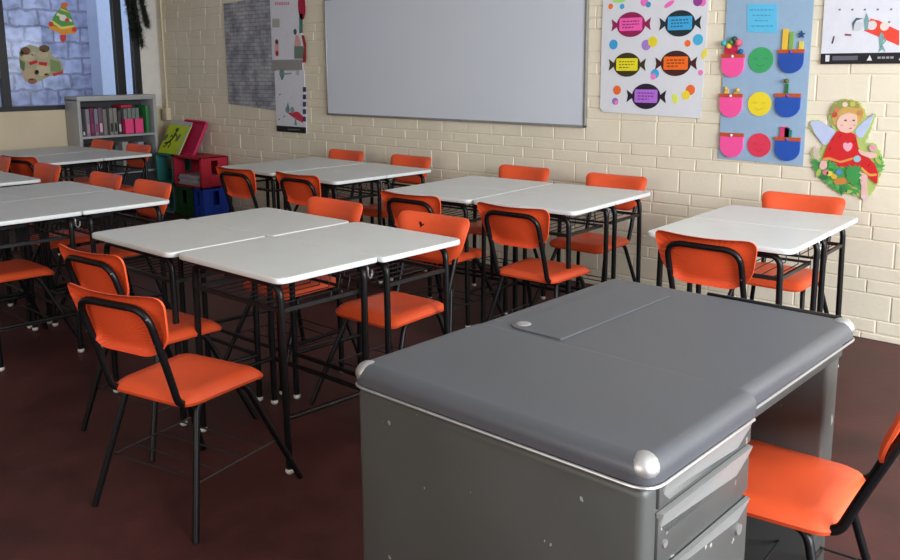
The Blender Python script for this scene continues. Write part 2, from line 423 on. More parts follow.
chair_b(-7.47, 3.51, 180, 'orange chair in front of the bookcase, left one of two', G6)
chair_b(-6.78, 3.49, 180, 'orange chair in front of the right side of the bookcase', G6)
chair_b(-6.58, 2.47, 14, 'darkened red orange chair turned away at the left, near the bookcase desks', G6)
chair_b(-5.83, 2.35, 180, 'orange chair behind the pointed corner of the desk at the left picture edge', G5)
chair_b(-6.66, 2.35, 180, 'orange chair at the left picture edge, only the end of its backrest showing', G5)
tc = chair_c(-.722, 1.905, 95, 'orange chair pushed into the grey metal teacher desk', None)
for ch in tc.children:          # its back is bent a little farther than the others'
    if ch.name.split('.')[0] in ('backrest', 'back_frame'):
        ch.matrix_local = Matrix.Translation((0, -.150, .40)) @ Matrix.Rotation(math.radians(6), 4, 'X') @ Matrix.Translation((0, .150, -.40))

bm = bmesh.new()
o = [(.058, .700), (.066, .709), (.074, .713), (.076, .705), (.068, .696), (.066, .688), (.060, .694), (.050, .700), (.050, .706)]
fr = lambda x, z, d: (x, -.172-(z-.42)*.30+.80*x*x+d, z)
a = [bm.verts.new(fr(x, z, -.001)) for x, z in o]; b = [bm.verts.new(fr(x, z, .002)) for x, z in o]
for k in range(len(o)): bm.faces.new((a[k], a[(k+1) % len(o)], b[(k+1) % len(o)], b[k]))
bm.faces.new(b); bm.faces.new(a[::-1]); bmesh.ops.recalc_face_normals(bm, faces=bm.faces)
obj('ink_mark', bm, M_black, [c for c in marked.children if c.name.startswith('backrest')][0], smooth=False)

# ------------------------------------------------------------------ student desks
DW, DD, DZ = .594, .445, .70
def make_desk():
    t = thing('student_desk', 'x', 'desk')
    o = rounded([(-DW/2, -DD/2), (DW/2, -DD/2), (DW/2, DD/2), (-DW/2, DD/2)], [.04, .04, .016, .016], 5)
    obj('desktop', slab(o, DZ-.021, DZ, .005), M_top, t)
    zt = DZ-.030; fyy, ryy = -DD/2+.040, DD/2-.045
    lx, fx = DW/2-.055, DW/2-.045
    zt = DZ-.036
    for sx in (-1, 1):
        lg = obj('leg', TB([(sx*(lx-.10), fyy, zt), (sx*lx, fyy+.004, zt), (sx*fx, fyy+.006, .014)], .012, [0, .05, 0], 10), M_black, t)
        bm = bmesh.new(); ball(bm, (sx*fx, fyy+.006, .013), .0155, .85); obj('foot_cap', bm, M_cap, lg)
        lg = obj('leg', TB([(sx*(DW/2-.13), ryy, zt), (sx*(DW/2-.030), ryy, zt), (sx*(DW/2-.030), ryy-.004, .014)], .012, [0, .04, 0], 10), M_black, t)
        bm = bmesh.new(); ball(bm, (sx*(DW/2-.030), ryy-.004, .013), .0155, .85); obj('foot_cap', bm, M_cap, lg)
    bm = bmesh.new()
    for y in (fyy, ryy): tube(bm, [(-(lx-.10), y, zt), (lx-.10, y, zt)], .012, 8)
    for sx in (-1, 1): tube(bm, [(sx*(lx-.06), fyy, zt), (sx*(lx-.06), ryy, zt)], .010, 8)
    obj('top_frame', bm, M_black, t)
    bm = bmesh.new()
    zr = DZ-.125
    box(bm, -lx, lx, fyy-.004, fyy+.010, zr-.007, zr+.007); box(bm, -lx, lx, ryy-.004, ryy+.004, zr-.005, zr+.005)
    for sx in (-1, 1): box(bm, sx*lx-.006, sx*lx+.006, fyy, ryy, zr-.007, zr+.007)
    for k in range(9):
        x = -lx+.04+k*(2*lx-.08)/8; tube(bm, [(x, fyy, zr-.008), (x, ryy-.02, zr-.008), (x, ryy-.006, zr+.045)], .0022, 6)
    obj('book_rack', bm, M_wire, t)
    bm = bmesh.new()
    for sx in (-1, 1): tube(bm, [(sx*(fx-.004), fyy+.006, .20), (sx*(DW/2-.030), ryy, .20)], .009, 8)
    tube(bm, [(-(DW/2-.03), ryy, .20), (DW/2-.03, ryy, .20)], .009, 8)
    obj('stretcher', bm, M_black, t)
    x = DW/2-.02
    hk = TB([(x-.03, .197, zt+.005), (x-.01, .197, zt), (x-.01, .197, zt-.035), (x-.01, .209, zt-.045), (x-.01, .218, zt-.035), (x-.01, .218, zt-.015)], .004, .012, 6)
    obj('bag_hook', hk, M_hook, t)
    return t
DPROTO = make_desk(); dused = [False]
def desk(x, y, rz, label, group):
    if not dused[0]:
        dused[0] = True; DPROTO.location = (x, y, 0); DPROTO.rotation_euler = (0, 0, rz); DPROTO['label'] = label; DPROTO['group'] = group; return DPROTO
    return dup(DPROTO, (x, y, 0), rz, label, group)
def block(x, y, r, cells, group, labels, W=.60, D=.45, off=None):
    A = Vector((math.cos(r), math.sin(r))); B = Vector((-math.sin(r), math.cos(r)))
    for (a, b), lab in zip(cells, labels):
        p = Vector((x, y))+A*D*(a+.5)+B*W*(b+.5)
        if off: p += Vector(off[(a, b)])
        d = desk(p.x, p.y, r-PI/2+(PI if a == 1 else 0), lab, group); d.scale = (min(W, .632)/.60, D/.448, 1)
c4 = [(0, 0), (0, 1), (1, 0), (1, 1)]
block(-2.197, 1.590, 1.590, c4, 'white desks of the nearest block', [
    'nearest white topped school desk, its corner pointing at the viewer',
    'white topped desk of the nearest block, beside the two left chairs',
    'white topped desk of the nearest block in front of the chair with the dark mark',
    'farthest white topped desk of the nearest block, pointing to the crimson crate'], W=.628, D=.441,
    off={(0, 0): (-.022, 0), (0, 1): (-.030, -.018), (1, 0): (0, 0), (1, 1): (-.010, -.012)})
block(-2.248, 3.279, 1.644, c4, 'white desks below the whiteboard', [
    'white topped desk below the whiteboard, right front one of its block of four',
    'white topped desk below the whiteboard, left front one of its block of four',
    'white topped desk below the whiteboard, right rear one near the wall',
    'white topped desk below the whiteboard, left rear one near the wall'], W=.613, D=.412)
block(-1.166, 3.095, 1.625, [(0, 0), (1, 0)], 'white desks on the right', [
    'white topped desk behind the grey desk, the one nearer to the viewer',
    'white topped desk below the angel cutout, the one nearer to the wall'], W=.598, D=.446)
block(-3.935, 3.258, 1.565, c4, 'white desks beside the crates', [
    'white topped desk beside the crates, right front one of its block of four',
    'white topped desk beside the crates, left front one next to the crimson crate',
    'white topped desk beside the crates, right rear one near the wall',
    'white topped desk beside the crates, left rear one under the grey brick paper'], W=.640, D=.416)
block(-4.039, 1.314, 1.580, c4, 'white desks on the left side', [
    'white topped desk cut by the left picture edge, front right one of its block',
    'white topped desk at the left picture edge, front left one of its block',
    'white topped desk on the left, its right corner pointing to the blue crate',
    'white topped desk on the left, rear left one of its block'], W=.60, D=.470)
block(-5.45, 1.27, 1.5708, [(1, 0), (1, 1)], 'white desks at the left picture edge', [
    'small white desk corner at the left picture edge, behind the left block',
    'white desk at the left picture edge, left neighbour of the small desk corner'])
block(-6.335, 2.58, 1.65, c4, 'white desks by the bookcase', [
    'white topped desk by the bookcase, right front one of its block',
    'white topped desk by the bookcase, left front one of its block',
    'white topped desk by the bookcase, right rear one nearest the crates',
    'white topped desk by the bookcase, left rear one below the window'], W=.65, D=.43)

# ------------------------------------------------------------------ teacher's metal desk
TX0, TX1, TY0, TY1, TZ = -1.342, -.625, 1.130, 2.165, .752
t = thing('teacher_desk', 'large grey metal teacher desk with rounded edges in the foreground', 'desk', ((TX0+TX1)/2, (TY0+TY1)/2, 0), math.radians(0.2))
ox, oy = (TX0+TX1)/2, (TY0+TY1)/2
def L_(bm): bmesh.ops.translate(bm, verts=bm.verts, vec=(-ox, -oy, 0)); return bm
def roundslab(x0, x1, y0, y1, z0, z1, r, prof):
    """plate whose rims roll down: prof = list of (inset, z)"""
    bm = bmesh.new(); rings = []
    for ins, z in prof:
        rr = max(r-ins, .004)
        o = rounded([(x0+ins, y0+ins), (x1-ins, y0+ins), (x1-ins, y1-ins), (x0+ins, y1-ins)], rr, 6)
        rings.append([bm.verts.new((*p, z)) for p in o])
    N = len(rings[0])
    for a, b in zip(rings, rings[1:]):
        for k in range(N): bm.faces.new((a[k], a[(k+1) % N], b[(k+1) % N], b[k]))
    bm.faces.new(rings[0][::-1]); bm.faces.new(rings[-1]); return bm
def rollprof(z0, z1, R):
    p = [(0.012, z0), (0, z0+.002)]
    for k in range(7):
        a = k/6*PI/2; p.append((R-R*math.cos(a), z1-R+R*math.sin(a)))
    return p+[(R+.004, z1)]
YS = 1.555
obj('desktop', L_(roundslab(TX0, TX1-.022, YS-.10, TY1, TZ-.044, TZ-.004, .035, rollprof(TZ-.044, TZ-.004, .024))), M_desk_top, t)
top2 = obj('pedestal_top', L_(roundslab(TX0, TX1, TY0, YS, TZ-.044, TZ, .042, rollprof(TZ-.044, TZ, .027))), M_desk_top, t)
obj('cover_sheet', L_(slab(rounded([(TX0+.075, YS+.002), (-1.10, YS+.002), (-1.10, TY1-.10), (TX0+.075, TY1-.10)], [.05, .004, .004, .01], 5), TZ-.004, TZ-.0005, .001)), M_desk_top, t)
bm = bmesh.new(); ball(bm, (TX0+.105, YS+.040, TZ-.001), .020, .2, 12)
obj('stud', L_(bm), M_chrome, t)
# chrome strip and corner caps
bm = bmesh.new(); st = rounded([(TX0-.0005, YS-.04), (TX0-.0005, TY0-.0005), (TX1+.0005, TY0-.0005), (TX1+.0005, YS-.04)], [0.001, .045, .045, .001], 6)
tube(bm, [(p.x, p.y, TZ-.047) for p in st], .0032, 8)
obj('chrome_strip', L_(bm), M_chrome, t)
bm = bmesh.new(); tube(bm, fillet([(TX1-.021, YS, TZ-.048), (TX1-.021, TY1+.001, TZ-.048), (TX0, TY1+.001, TZ-.048)], .035, 6), .0032, 8)
obj('edge_strip', L_(bm), M_desk_lip, t)
for (x, y) in ((TX0+.029, TY0+.029), (TX1-.030, TY0+.030), (TX1-.049, TY1-.025)):
    bm = bmesh.new(); ball(bm, (x, y, TZ-.0235), .0285, .92, 16); obj('corner_cap', L_(bm), M_chrome, t)
bm = bmesh.new(); box(bm, TX0+.30, TX1-.06, TY1-.002, TY1+.010, TZ-.03, TZ-.002, bev=.003)
obj('rear_black_strip', L_(bm), M_black, t)  # thin black strip along the far edge of the top
# pedestal
bx0, bx1, by0 = TX0+.008, TX1-.016, TY0+.010
obj('pedestal', L_(box(bmesh.new(), bx0, bx1, by0, YS-.02, .04, TZ-.053, bev=.018, seg=4)), M_desk_body, t)
bm = bmesh.new()
for (x, y) in ((bx0+.05, by0+.05), (bx1-.05, by0+.05), (bx0+.05, YS-.07), (bx1-.05, YS-.07), (bx0+.05, TY1-.045), (bx1-.08, TY1-.045)): cyl(bm, (x, y, .021), .016, .042)
obj('foot', L_(bm), M_black, t)
dy0, dy1 = by0+.038, YS-.024
def pull(yb0, yb1, zc, par):
    # long bevelled finger pull along the top of the drawer front
    bm = bmesh.new(); o = [(yb0, zc+.020), (yb1, zc+.020), (yb1-.004, zc-.004), (yb1-.05, zc-.024), (yb0+.025, zc-.024), (yb0+.006, zc-.008)]
    a = [bm.verts.new((bx1+.002, y, z)) for y, z in o]; b = [bm.verts.new((bx1+.014 if z > zc else bx1+.006, y+(.004 if y < yb0+.03 else -.004), z)) for y, z in o]
    N = len(o)
    for k in range(N): bm.faces.new((a[k], a[(k+1) % N], b[(k+1) % N], b[k]))
    bm.faces.new(b); bmesh.ops.recalc_face_normals(bm, faces=bm.faces)
    return obj('pull', L_(bm), M_desk_lip, par, smooth=False)
d1 = obj('drawer', L_(box(bmesh.new(), bx1-.01, bx1+.006, dy0, dy1, .652, .702, bev=.003)), M_desk_body, t)
pull(dy0+.005, dy1-.005, .683, d1)
d2 = obj('drawer', L_(box(bmesh.new(), bx1-.01, bx1+.006, dy0, dy1, .550, .645, bev=.004)), M_desk_body, t)
pull(dy0-.002, dy1-.003, .627, d2)
bm = bmesh.new(); cyl(bm, (bx1+.007, dy0+.022, .585), .007, .004, 'x'); obj('label_pin', L_(bm), M_chrome, d2)
d3 = obj('drawer', L_(box(bmesh.new(), bx1-.01, bx1+.008, dy0, dy1, .075, .540, bev=.004)), M_desk_body, t)
pull(dy0-.002, dy1-.003, .520, d3)
bm = bmesh.new(); cyl(bm, (bx1+.010, dy1-.045, .490), .011, .006, 'x'); obj('lock', L_(bm), M_chrome, d3)
# apron over the knee space, end panel, modesty panel
obj('apron', L_(BX(TX1-.062, TX1-.045, YS-.03, TY1-.02, TZ-.095, TZ-.05, bev=.003)), M_desk_body, t)
obj('end_panel', L_(BX(bx0, TX1-.050, TY1-.105, TY1-.020, .04, TZ-.052, bev=.010, seg=3)), M_desk_body, t)
obj('modesty_panel', L_(BX(bx0, bx0+.02, YS-.03, TY1-.03, .18, TZ-.052)), M_desk_body, t)

# ------------------------------------------------------------------ things on the front wall
def wp(px, py, d=0.0):     # a spot on the brick wall
    r = FW + R2*((px-450)/F_PX) + U2*((280+PPY-py)/F_PX)
    k = (WY-d)/r.y
    return (k*r.x, CAM_H+k*r.z)
def plate(bm, pts, y, th, mi=0):
    """flat cut-out parallel to the front wall, pts (x,z); front face at y-th"""
    a = [bm.verts.new((x, y, z)) for x, z in pts]; b = [bm.verts.new((x, y-th, z)) for x, z in pts]; N = len(pts); fs = []
    for k in range(N): fs.append(bm.faces.new((a[k], a[(k+1) % N], b[(k+1) % N], b[k])))
    fs += [bm.faces.new(a[::-1]), bm.faces.new(b)]
    for f in fs: f.material_index = mi
    bmesh.ops.recalc_face_normals(bm, faces=fs)
    return bm
def disc(cx, cz, rx, rz=None, n=24, rot=0): 
    rz = rz or rx
    return [(cx+rx*math.cos(2*PI*k/n)*math.cos(rot)-rz*math.sin(2*PI*k/n)*math.sin(rot), cz+rx*math.cos(2*PI*k/n)*math.sin(rot)+rz*math.sin(2*PI*k/n)*math.cos(rot)) for k in range(n)]
def PL(pts, y, th, mi=0): return plate(bmesh.new(), pts, y, th, mi)
WF = WY-.006
# whiteboard
X0, X1, Z0, Z1 = -5.485, -3.000, .992, 1.905
t = thing('whiteboard', 'large blank whiteboard with thin grey frame on the brick wall', 'whiteboard', ((X0+X1)/2, WF, Z0))
def LT(bm, t): bmesh.ops.translate(bm, verts=bm.verts, vec=-Vector(t.location)); return bm
M_wb = mat('glossy_whiteboard', (.66, .70, .78), .22, var=.01, scale=2)
obj('writing_surface', LT(BX(X0+.01, X1-.01, WF-.016, WF, Z0+.01, Z1-.01), t), M_wb, t, smooth=False)
bm = bmesh.new()
for a in ((X0, X1, Z0, Z0+.016), (X0, X1, Z1-.016, Z1), (X0, X0+.014, Z0, Z1), (X1-.016, X1, Z0, Z1)): box(bm, a[0], a[1], WF-.022, WF, a[2], a[3], bev=.003)
obj('frame', LT(bm, t), M_frame_al, t)

def hexcol(r, g, b):
    f = lambda c: ((c/255+.055)/1.055)**2.4 if c > 10 else c/255/12.92
    return (f(r), f(g), f(b))
_mc = {}
def cm(r, g, b, rough=.6):
    k = (r, g, b)
    if k not in _mc: _mc[k] = flat('card_%d_%d_%d' % k, hexcol(r, g, b), rough, .03)
    return _mc[k]
# candy poster: white paper with five wrapped sweets and paper dots
t = thing('sweets_poster', 'white poster with five black edged wrapped sweets and coloured dots', 'poster', (-2.56, WF, 1.085))
pp = [(-2.905, 1.115), (-2.885, 1.093), (-2.245, 1.075), (-2.233, 1.50), (-2.222, 1.93), (-2.90, 1.95), (-2.905, 1.5)]
obj('paper', LT(PL(pp, WF, .003), t), M_paper, t, smooth=False)
yp = WF-.003
def q3(zx, zy): return wp(590+zx*130/560, zy*130/560)       # spots read off a close view of the poster
for (cx, cy, rx, ry, dark, lab, lc) in ((180, 106, 62, 54, (150, 25, 85), (250, 95, 180), 0), (391, 101, 66, 57, (25, 45, 55), (65, 170, 225), 0), (163, 279, 58, 52, (60, 50, 15), (240, 225, 40), 0),
                                    (373, 273, 66, 55, (70, 25, 25), (250, 110, 25), 0), (245, 415, 62, 55, (35, 22, 45), (185, 110, 220), 0)):
    c = q3(cx, cy); rx_ = abs(q3(cx+rx, cy)[0]-c[0]); rz_ = abs(q3(cx, cy-ry)[1]-c[1])
    bm = bmesh.new(); plate(bm, disc(c[0], c[1], rx_, rz_, 28), yp, .002)
    for s in (-1, 1):
        plate(bm, [(c[0]+s*rx_*.9, c[1]+.004), (c[0]+s*rx_*1.38, c[1]+rz_*.5), (c[0]+s*rx_*1.30, c[1]), (c[0]+s*rx_*1.38, c[1]-rz_*.5), (c[0]+s*rx_*.9, c[1]-.004)], yp, .0016)
    sw = obj('sweet', LT(bm, t), cm(*dark), t, smooth=False)
    o = [(c[0]+p[0], c[1]+p[1]) for p in rounded([(-rx_*.80, -rz_*.50), (rx_*.80, -rz_*.50), (rx_*.80, rz_*.54), (-rx_*.80, rz_*.54)], .01, 3)]
    lb = obj('sweet_label', LT(PL(o, yp-.002, .0015), t), cm(*lab), sw, smooth=False)
    bm = bmesh.new()
    for k in range(3):
        zz = c[1]+rz_*(.26-.24*k); x = c[0]-rx_*.58; e = c[0]+rx_*(.58 if k < 2 else .2)
        while x < e:
            w = random.uniform(.010, .022); plate(bm, [(x, zz-.0035), (min(x+w, e), zz-.0035), (min(x+w, e), zz+.0035), (x, zz+.0035)], yp-.0035, .0004); x += w+.006
    obj('writing', LT(bm, t), cm(*[int(k*.55) for k in lab]), sw, smooth=False)
for (cx, cy, r, col) in ((93, 28, 10, (245, 120, 50)), (142, 28, 10, (70, 170, 225)), (238, 8, 17, (240, 120, 200)), (255, 20, 11, (60, 150, 190)), (468, 5, 20, (150, 60, 150)), (488, 10, 16, (235, 120, 190)),
                         (105, 192, 18, (60, 160, 220)), (246, 194, 20, (170, 130, 210)), (274, 180, 20, (235, 215, 50)), (424, 187, 13, (245, 110, 50)), (469, 171, 22, (70, 180, 220)),
                         (283, 318, 18, (70, 170, 220)), (276, 330, 12, (240, 130, 200)), (480, 313, 11, (240, 130, 190)), (120, 388, 17, (240, 110, 50)), (436, 387, 20, (240, 110, 50)), (416, 410, 18, (245, 220, 60)), (112, 436, 13, (150, 120, 200)), (118, 442, 8, (250, 130, 190))):
    c = q3(cx, cy); r_ = abs(q3(cx+r, cy)[0]-c[0])
    obj('paper_dot', LT(PL(disc(c[0], c[1], r_), yp, random.uniform(.0009, .0015)), t), cm(*col), t, smooth=False)
for (cx, cy, w, h, a, col) in ((345, 18, 24, 9, .5, (245, 110, 190)), (495, 232, 10, 22, -.3, (240, 225, 80)), (370, 425, 12, 20, .3, (225, 235, 90)), (130, 3, 30, 7, 0, (170, 230, 120))):
    c = q3(cx, cy); k = abs(q3(cx+1, cy)[0]-c[0])
    obj('paper_scrap', LT(PL(disc(c[0], c[1], w*k, h*k, 12, a), yp, .0011), t), cm(*col), t, smooth=False)

# blue pocket chart
t = thing('pocket_chart', 'pale blue felt chart with six pockets and three round faces', 'poster', (-1.9, WF, .85))
bl, br_ = wp(719, 158), wp(803.5, 166)
pp = [bl, br_, (br_[0]-.000, 1.47), (br_[0]+.005, 2.05), (bl[0]+.01, 2.05), (bl[0]+.006, 1.47)]
obj('backing', LT(PL(pp, WF, .004), t), cm(150, 178, 205), t, smooth=False)
yb = WF-.004
def q4(zx, zy): return wp(710+zx/2.8, zy/2.8)
def pocket(cx, cz, w, h, col, what):
    zc = q4(cx, cz); sx = abs(q4(cx+w/2, cz)[0]-zc[0]); hz = abs(q4(cx, cz+h)[1]-zc[1])
    o = [(zc[0]-sx, zc[1])]+[(zc[0]-sx*math.cos(a), zc[1]-hz*.45-hz*.55*math.sin(a)) for a in [PI*k/14 for k in range(15)]]+[(zc[0]+sx, zc[1])]
    bm = PL(o, yb, .012); p = obj('pocket', LT(bm, t), cm(*col), t, smooth=False)
    bm = PL([(zc[0]-sx*1.03, zc[1]-.007), (zc[0]+sx*1.03, zc[1]-.007), (zc[0]+sx*1.03, zc[1]+.012), (zc[0]-sx*1.03, zc[1]+.012)], yb, .014)
    obj('pocket_trim', LT(bm, t), cm(190, 80, 40), p, smooth=False)
    bm = bmesh.new(); ball(bm, (zc[0], yb-.015, zc[1]), .008, 1, 8); obj('button', LT(bm, t), cm(225, 220, 225) if col[0] > 200 else cm(70, 90, 190), p)
    for (dx, hh, ww, kind, cc) in what:
        x = zc[0]+dx*sx; z0, z1 = zc[1], zc[1]+hh
        if kind == 'bar': bm = PL([(x-ww, z0), (x+ww, z0), (x+ww*1.1, z1), (x-ww*.9, z1)], yb-.002, .008)
        elif kind == 'ball': bm = bmesh.new(); ball(bm, (x, yb-ww-.001, z1), ww, 1, 10)
        elif kind == 'star': bm = PL([(x+ww*(1 if k % 2 == 0 else .45)*math.sin(PI*k/5), z1+ww*(1 if k % 2 == 0 else .45)*math.cos(PI*k/5)) for k in range(10)], yb-.004, .008)
        obj('pocket_item', LT(bm, t), cm(*cc), p, smooth=(kind == 'ball'))
pocket(68, 158, 62, 58, (250, 85, 160), [(-.8, .07, .016, 'ball', (60, 170, 180)), (-.35, .055, .015, 'ball', (240, 190, 60)), (-.55, .05, .014, 'bar', (200, 30, 70)), (0, .055, .022, 'bar', (205, 30, 80)), (.15, .09, .016, 'ball', (40, 80, 70)), (.55, .07, .020, 'ball', (220, 90, 110)), (.75, .025, .014, 'ball', (30, 90, 150)), (-.1, .075, .015, 'ball', (80, 150, 60))])
pocket(231, 145, 70, 60, (30, 75, 165), [(-.55, .115, .014, 'bar', (235, 190, 60)), (-.05, .10, .010, 'bar', (130, 170, 80)), (.75, .085, .020, 'star', (40, 70, 120)), (.75, .05, .010, 'bar', (225, 200, 70))])
pocket(63, 268, 62, 60, (250, 85, 160), [(-.45, .035, .010, 'bar', (230, 190, 90)), (.6, .03, .012, 'ball', (215, 170, 90)), (.4, .025, .009, 'bar', (225, 190, 90)), (-.5, .04, .010, 'ball', (220, 170, 80))])
pocket(222, 268, 70, 60, (30, 80, 175), [(-.15, .06, .008, 'bar', (35, 110, 60)), (-.15, .075, .013, 'ball', (90, 100, 50)), (-.1, .012, .02, 'bar', (130, 40, 60))])
pocket(65, 378, 64, 62, (250, 85, 160), [])
pocket(221, 390, 70, 60, (30, 80, 175), [(-.35, .065, .020, 'bar', (210, 60, 110)), (-.1, .06, .012, 'bar', (60, 30, 70)), (.12, .05, .010, 'bar', (40, 120, 110))])
for (cx, cy, r, col) in ((145, 168, 35, (60, 165, 100)), (141, 291, 33, (240, 215, 45)), (140, 406, 33, (225, 55, 85))):
    c = q4(cx, cy); r_ = abs(q4(cx+r, cy)[0]-c[0]); fc = obj('round_face', LT(PL(disc(c[0], c[1], r_), yb, .004), t), cm(*col), t, smooth=False)
    bm = bmesh.new()
    for sx in (-1, 1): tube(bm, fillet([(c[0]+sx*r_*.55, yb-.0045, c[1]+r_*.05), (c[0]+sx*r_*.4, yb-.0045, c[1]+r_*.18), (c[0]+sx*r_*.22, yb-.0045, c[1]+r_*.05)], .01, 4), .0011, 5)
    tube(bm, fillet([(c[0]-r_*.35, yb-.0045, c[1]-r_*.3), (c[0], yb-.0045, c[1]-r_*.55), (c[0]+r_*.35, yb-.0045, c[1]-r_*.3)], .05, 4), .0011, 5)
    obj('face_lines', LT(bm, t), cm(*[int(k*.78) for k in col]), fc)
nt = [q4(107, 12), q4(190, 12), q4(190, 93), q4(107, 90)]
nb = obj('blue_note', LT(PL(nt, yb, .002), t), cm(95, 190, 230), t, smooth=False)
bm = bmesh.new()
for k, (a, b) in enumerate(((115, 180), (122, 172), (128, 165), (118, 180))):
    z = 28+k*15; x = a
    while x < b:
        w = random.uniform(5, 11); plate(bm, [q4(x, z+1.6), q4(min(x+w, b), z+1.6), q4(min(x+w, b), z-1.6), q4(x, z-1.6)], yb-.002, .0005); x += w+3
obj('writing', LT(bm, t), cm(60, 150, 195), nb, smooth=False)

# calendars
def calendar(name, label, x0, x1, z0, z1, strip, th=.006, flagpts=None, band=(22, 20, 26)):
    t = thing(name, label, 'calendar', ((x0+x1)/2, WF, z0))
    pg = obj('page', LT(PL([(x0, z0), (x1, z0), (x1, z1), (x0, z1)], WF, th), t), cm(222, 223, 232), t, smooth=False)
    if strip: obj('bottom_band', LT(PL([(x0, z0), (x1, z0), (x1, z0+strip), (x0, z0+strip)], WF-th, .0015), t), cm(*band), t, smooth=False)
    return t, pg
def cutout(t, par, name, pts, dy, col, th=.0008):
    return obj(name, LT(PL(pts, WF-dy, th), t), cm(*col), par, smooth=False)
CX0, CX1, CZ0, CZ1 = -1.612, -1.135, 1.368, 1.97
t, pg = calendar('wall_calendar', 'white wall calendar with a red telescope picture, right of the blue chart', CX0, CX1, CZ0, CZ1, .052)
def q5(zx, zy): return wp(800+zx/7, zy/7)
yo = .006
cutout(t, pg, 'picture', [q5(455, 215), q5(700, 320), q5(700, 215), q5(640, 188), q5(560, 145), q5(500, 130)], yo, (232, 70, 50), .0008)
for (x, y, r, c) in ((412, 185, 36, (205, 208, 214)), (510, 178, 34, (222, 212, 215)), (598, 185, 32, (235, 215, 205))):
    c0 = q5(x, y); r_ = abs(q5(x+r, y)[0]-c0[0]); cutout(t, pg, 'picture', disc(c0[0], c0[1], r_, None, 20), yo+.0008, c, .0006)
cutout(t, pg, 'picture', [q5(378, 215), q5(372, 160), q5(400, 125), q5(450, 130), q5(400, 145), q5(386, 175)], yo+.0002, (70, 95, 105), .0018)
for pts in ([q5(462, 210), q5(455, 140), q5(474, 90), q5(490, 140), q5(480, 210)], [q5(565, 330), q5(560, 250), q5(575, 225), q5(592, 245), q5(585, 330)], [q5(555, 365), q5(568, 325), q5(590, 325), q5(606, 365), q5(585, 345)], [q5(590, 310), q5(612, 285), q5(600, 265), q5(592, 275), q5(600, 288), q5(586, 300)]):
    cutout(t, pg, 'figure', pts, yo+.0012, (120, 165, 165), .0012)
cutout(t, pg, 'mark', [q5(225, 305), q5(240, 252), q5(250, 254), q5(237, 306)], yo, (60, 60, 65)); cutout(t, pg, 'mark', [q5(318, 250), q5(320, 236), q5(366, 240), q5(366, 253)], yo, (150, 70, 90))
for x, y in ((283, 68), (372, 68), (459, 68), (549, 67), (643, 66), (629, 155)): cutout(t, pg, 'figure', [q5(x-8, y+6), q5(x+8, y+6), q5(x+8, y-7), q5(x-6, y-5)], yo, (110, 110, 118))
bd = [c for c in t.children if c.name.startswith('bottom_band')][0]
def bandmark(pts, col): obj('lettering', LT(PL(pts, WF-yo-.0015, .0006), t), cm(*col), bd, smooth=False)
def onband(u0, u1, v0, v1): 
    return [(CX0+(CX1-CX0)*u0, CZ0+.052*v0), (CX0+(CX1-CX0)*u1, CZ0+.052*v0), (CX0+(CX1-CX0)*u1, CZ0+.052*v1), (CX0+(CX1-CX0)*u0, CZ0+.052*v1)]
bandmark(onband(.05, .09, .25, .85), (220, 220, 225)); bandmark(onband(.12, .37, .35, .75), (95, 95, 105))
for u in (.46, .76): c = onband(u, u+.05, .3, .8); bandmark([c[0], c[1], ((c[2][0]+c[3][0])/2, c[2][1])], (225, 225, 228))
for u in (.56, .60, .64, .68): bandmark(onband(u, u+.03, .45, .65), (150, 150, 155))

LX0, LX1, LZ0, LZ1 = -6.195, -5.785, .828, 1.345
t, pg = calendar('wall_calendar', 'lower white calendar with a dark bottom band, beside the grey brick paper', LX0, LX1, LZ0, LZ1, .05)
def q6(zx, zy): return wp(270+zx/7, 60+zy/7)
cutout(t, pg, 'picture', [q6(130, 370), q6(205, 360), q6(240, 395), q6(240, 440), q6(190, 415)], yo, (205, 50, 80), .0008)
for x, y in ((130, 350), (165, 350)): c0 = q6(x, y); cutout(t, pg, 'picture', disc(c0[0], c0[1], .028, None, 16), yo+.0008, (150, 160, 165), .0006)
cutout(t, pg, 'figure', [q6(120, 345), q6(135, 295), q6(148, 350), q6(138, 370)], yo+.0014, (110, 140, 145), .0006); cutout(t, pg, 'figure', [q6(180, 455), q6(188, 395), q6(198, 455)], yo+.0014, (100, 150, 140), .0006)
c0 = q6(92, 95); cutout(t, pg, 'figure', disc(c0[0], c0[1], .035, .042, 16), yo, (105, 150, 140), .0008); cutout(t, pg, 'figure', [q6(85, 120), q6(100, 120), q6(96, 140), q6(88, 140)], yo, (90, 110, 105), .0008)
cutout(t, pg, 'figure', [q6(110, 92), q6(160, 88), q6(160, 98), q6(110, 104)], yo, (140, 165, 160)); c0 = q6(202, 88); cutout(t, pg, 'figure', disc(c0[0], c0[1], .022, .026, 14), yo, (195, 185, 195))
for y in (205, 257, 308, 360, 412): cutout(t, pg, 'mark', [q6(238, y+18), q6(260, y+18), q6(260, y-16), q6(238, y-16)], yo, (60, 60, 120))
for x, y in ((106, 393), (70, 415), (75, 240)): cutout(t, pg, 'mark', [q6(x-6, y+5), q6(x+7, y+5), q6(x+5, y-6)], yo, (60, 65, 85))
bd = [c for c in t.children if c.name.startswith('bottom_band')][0]
obj('lettering', LT(PL([(LX0+.16, LZ0+.018), (LX0+.33, LZ0+.022), (LX0+.33, LZ0+.032), (LX0+.16, LZ0+.028)], WF-yo-.0015, .0005), t), cm(100, 105, 105), bd, smooth=False)

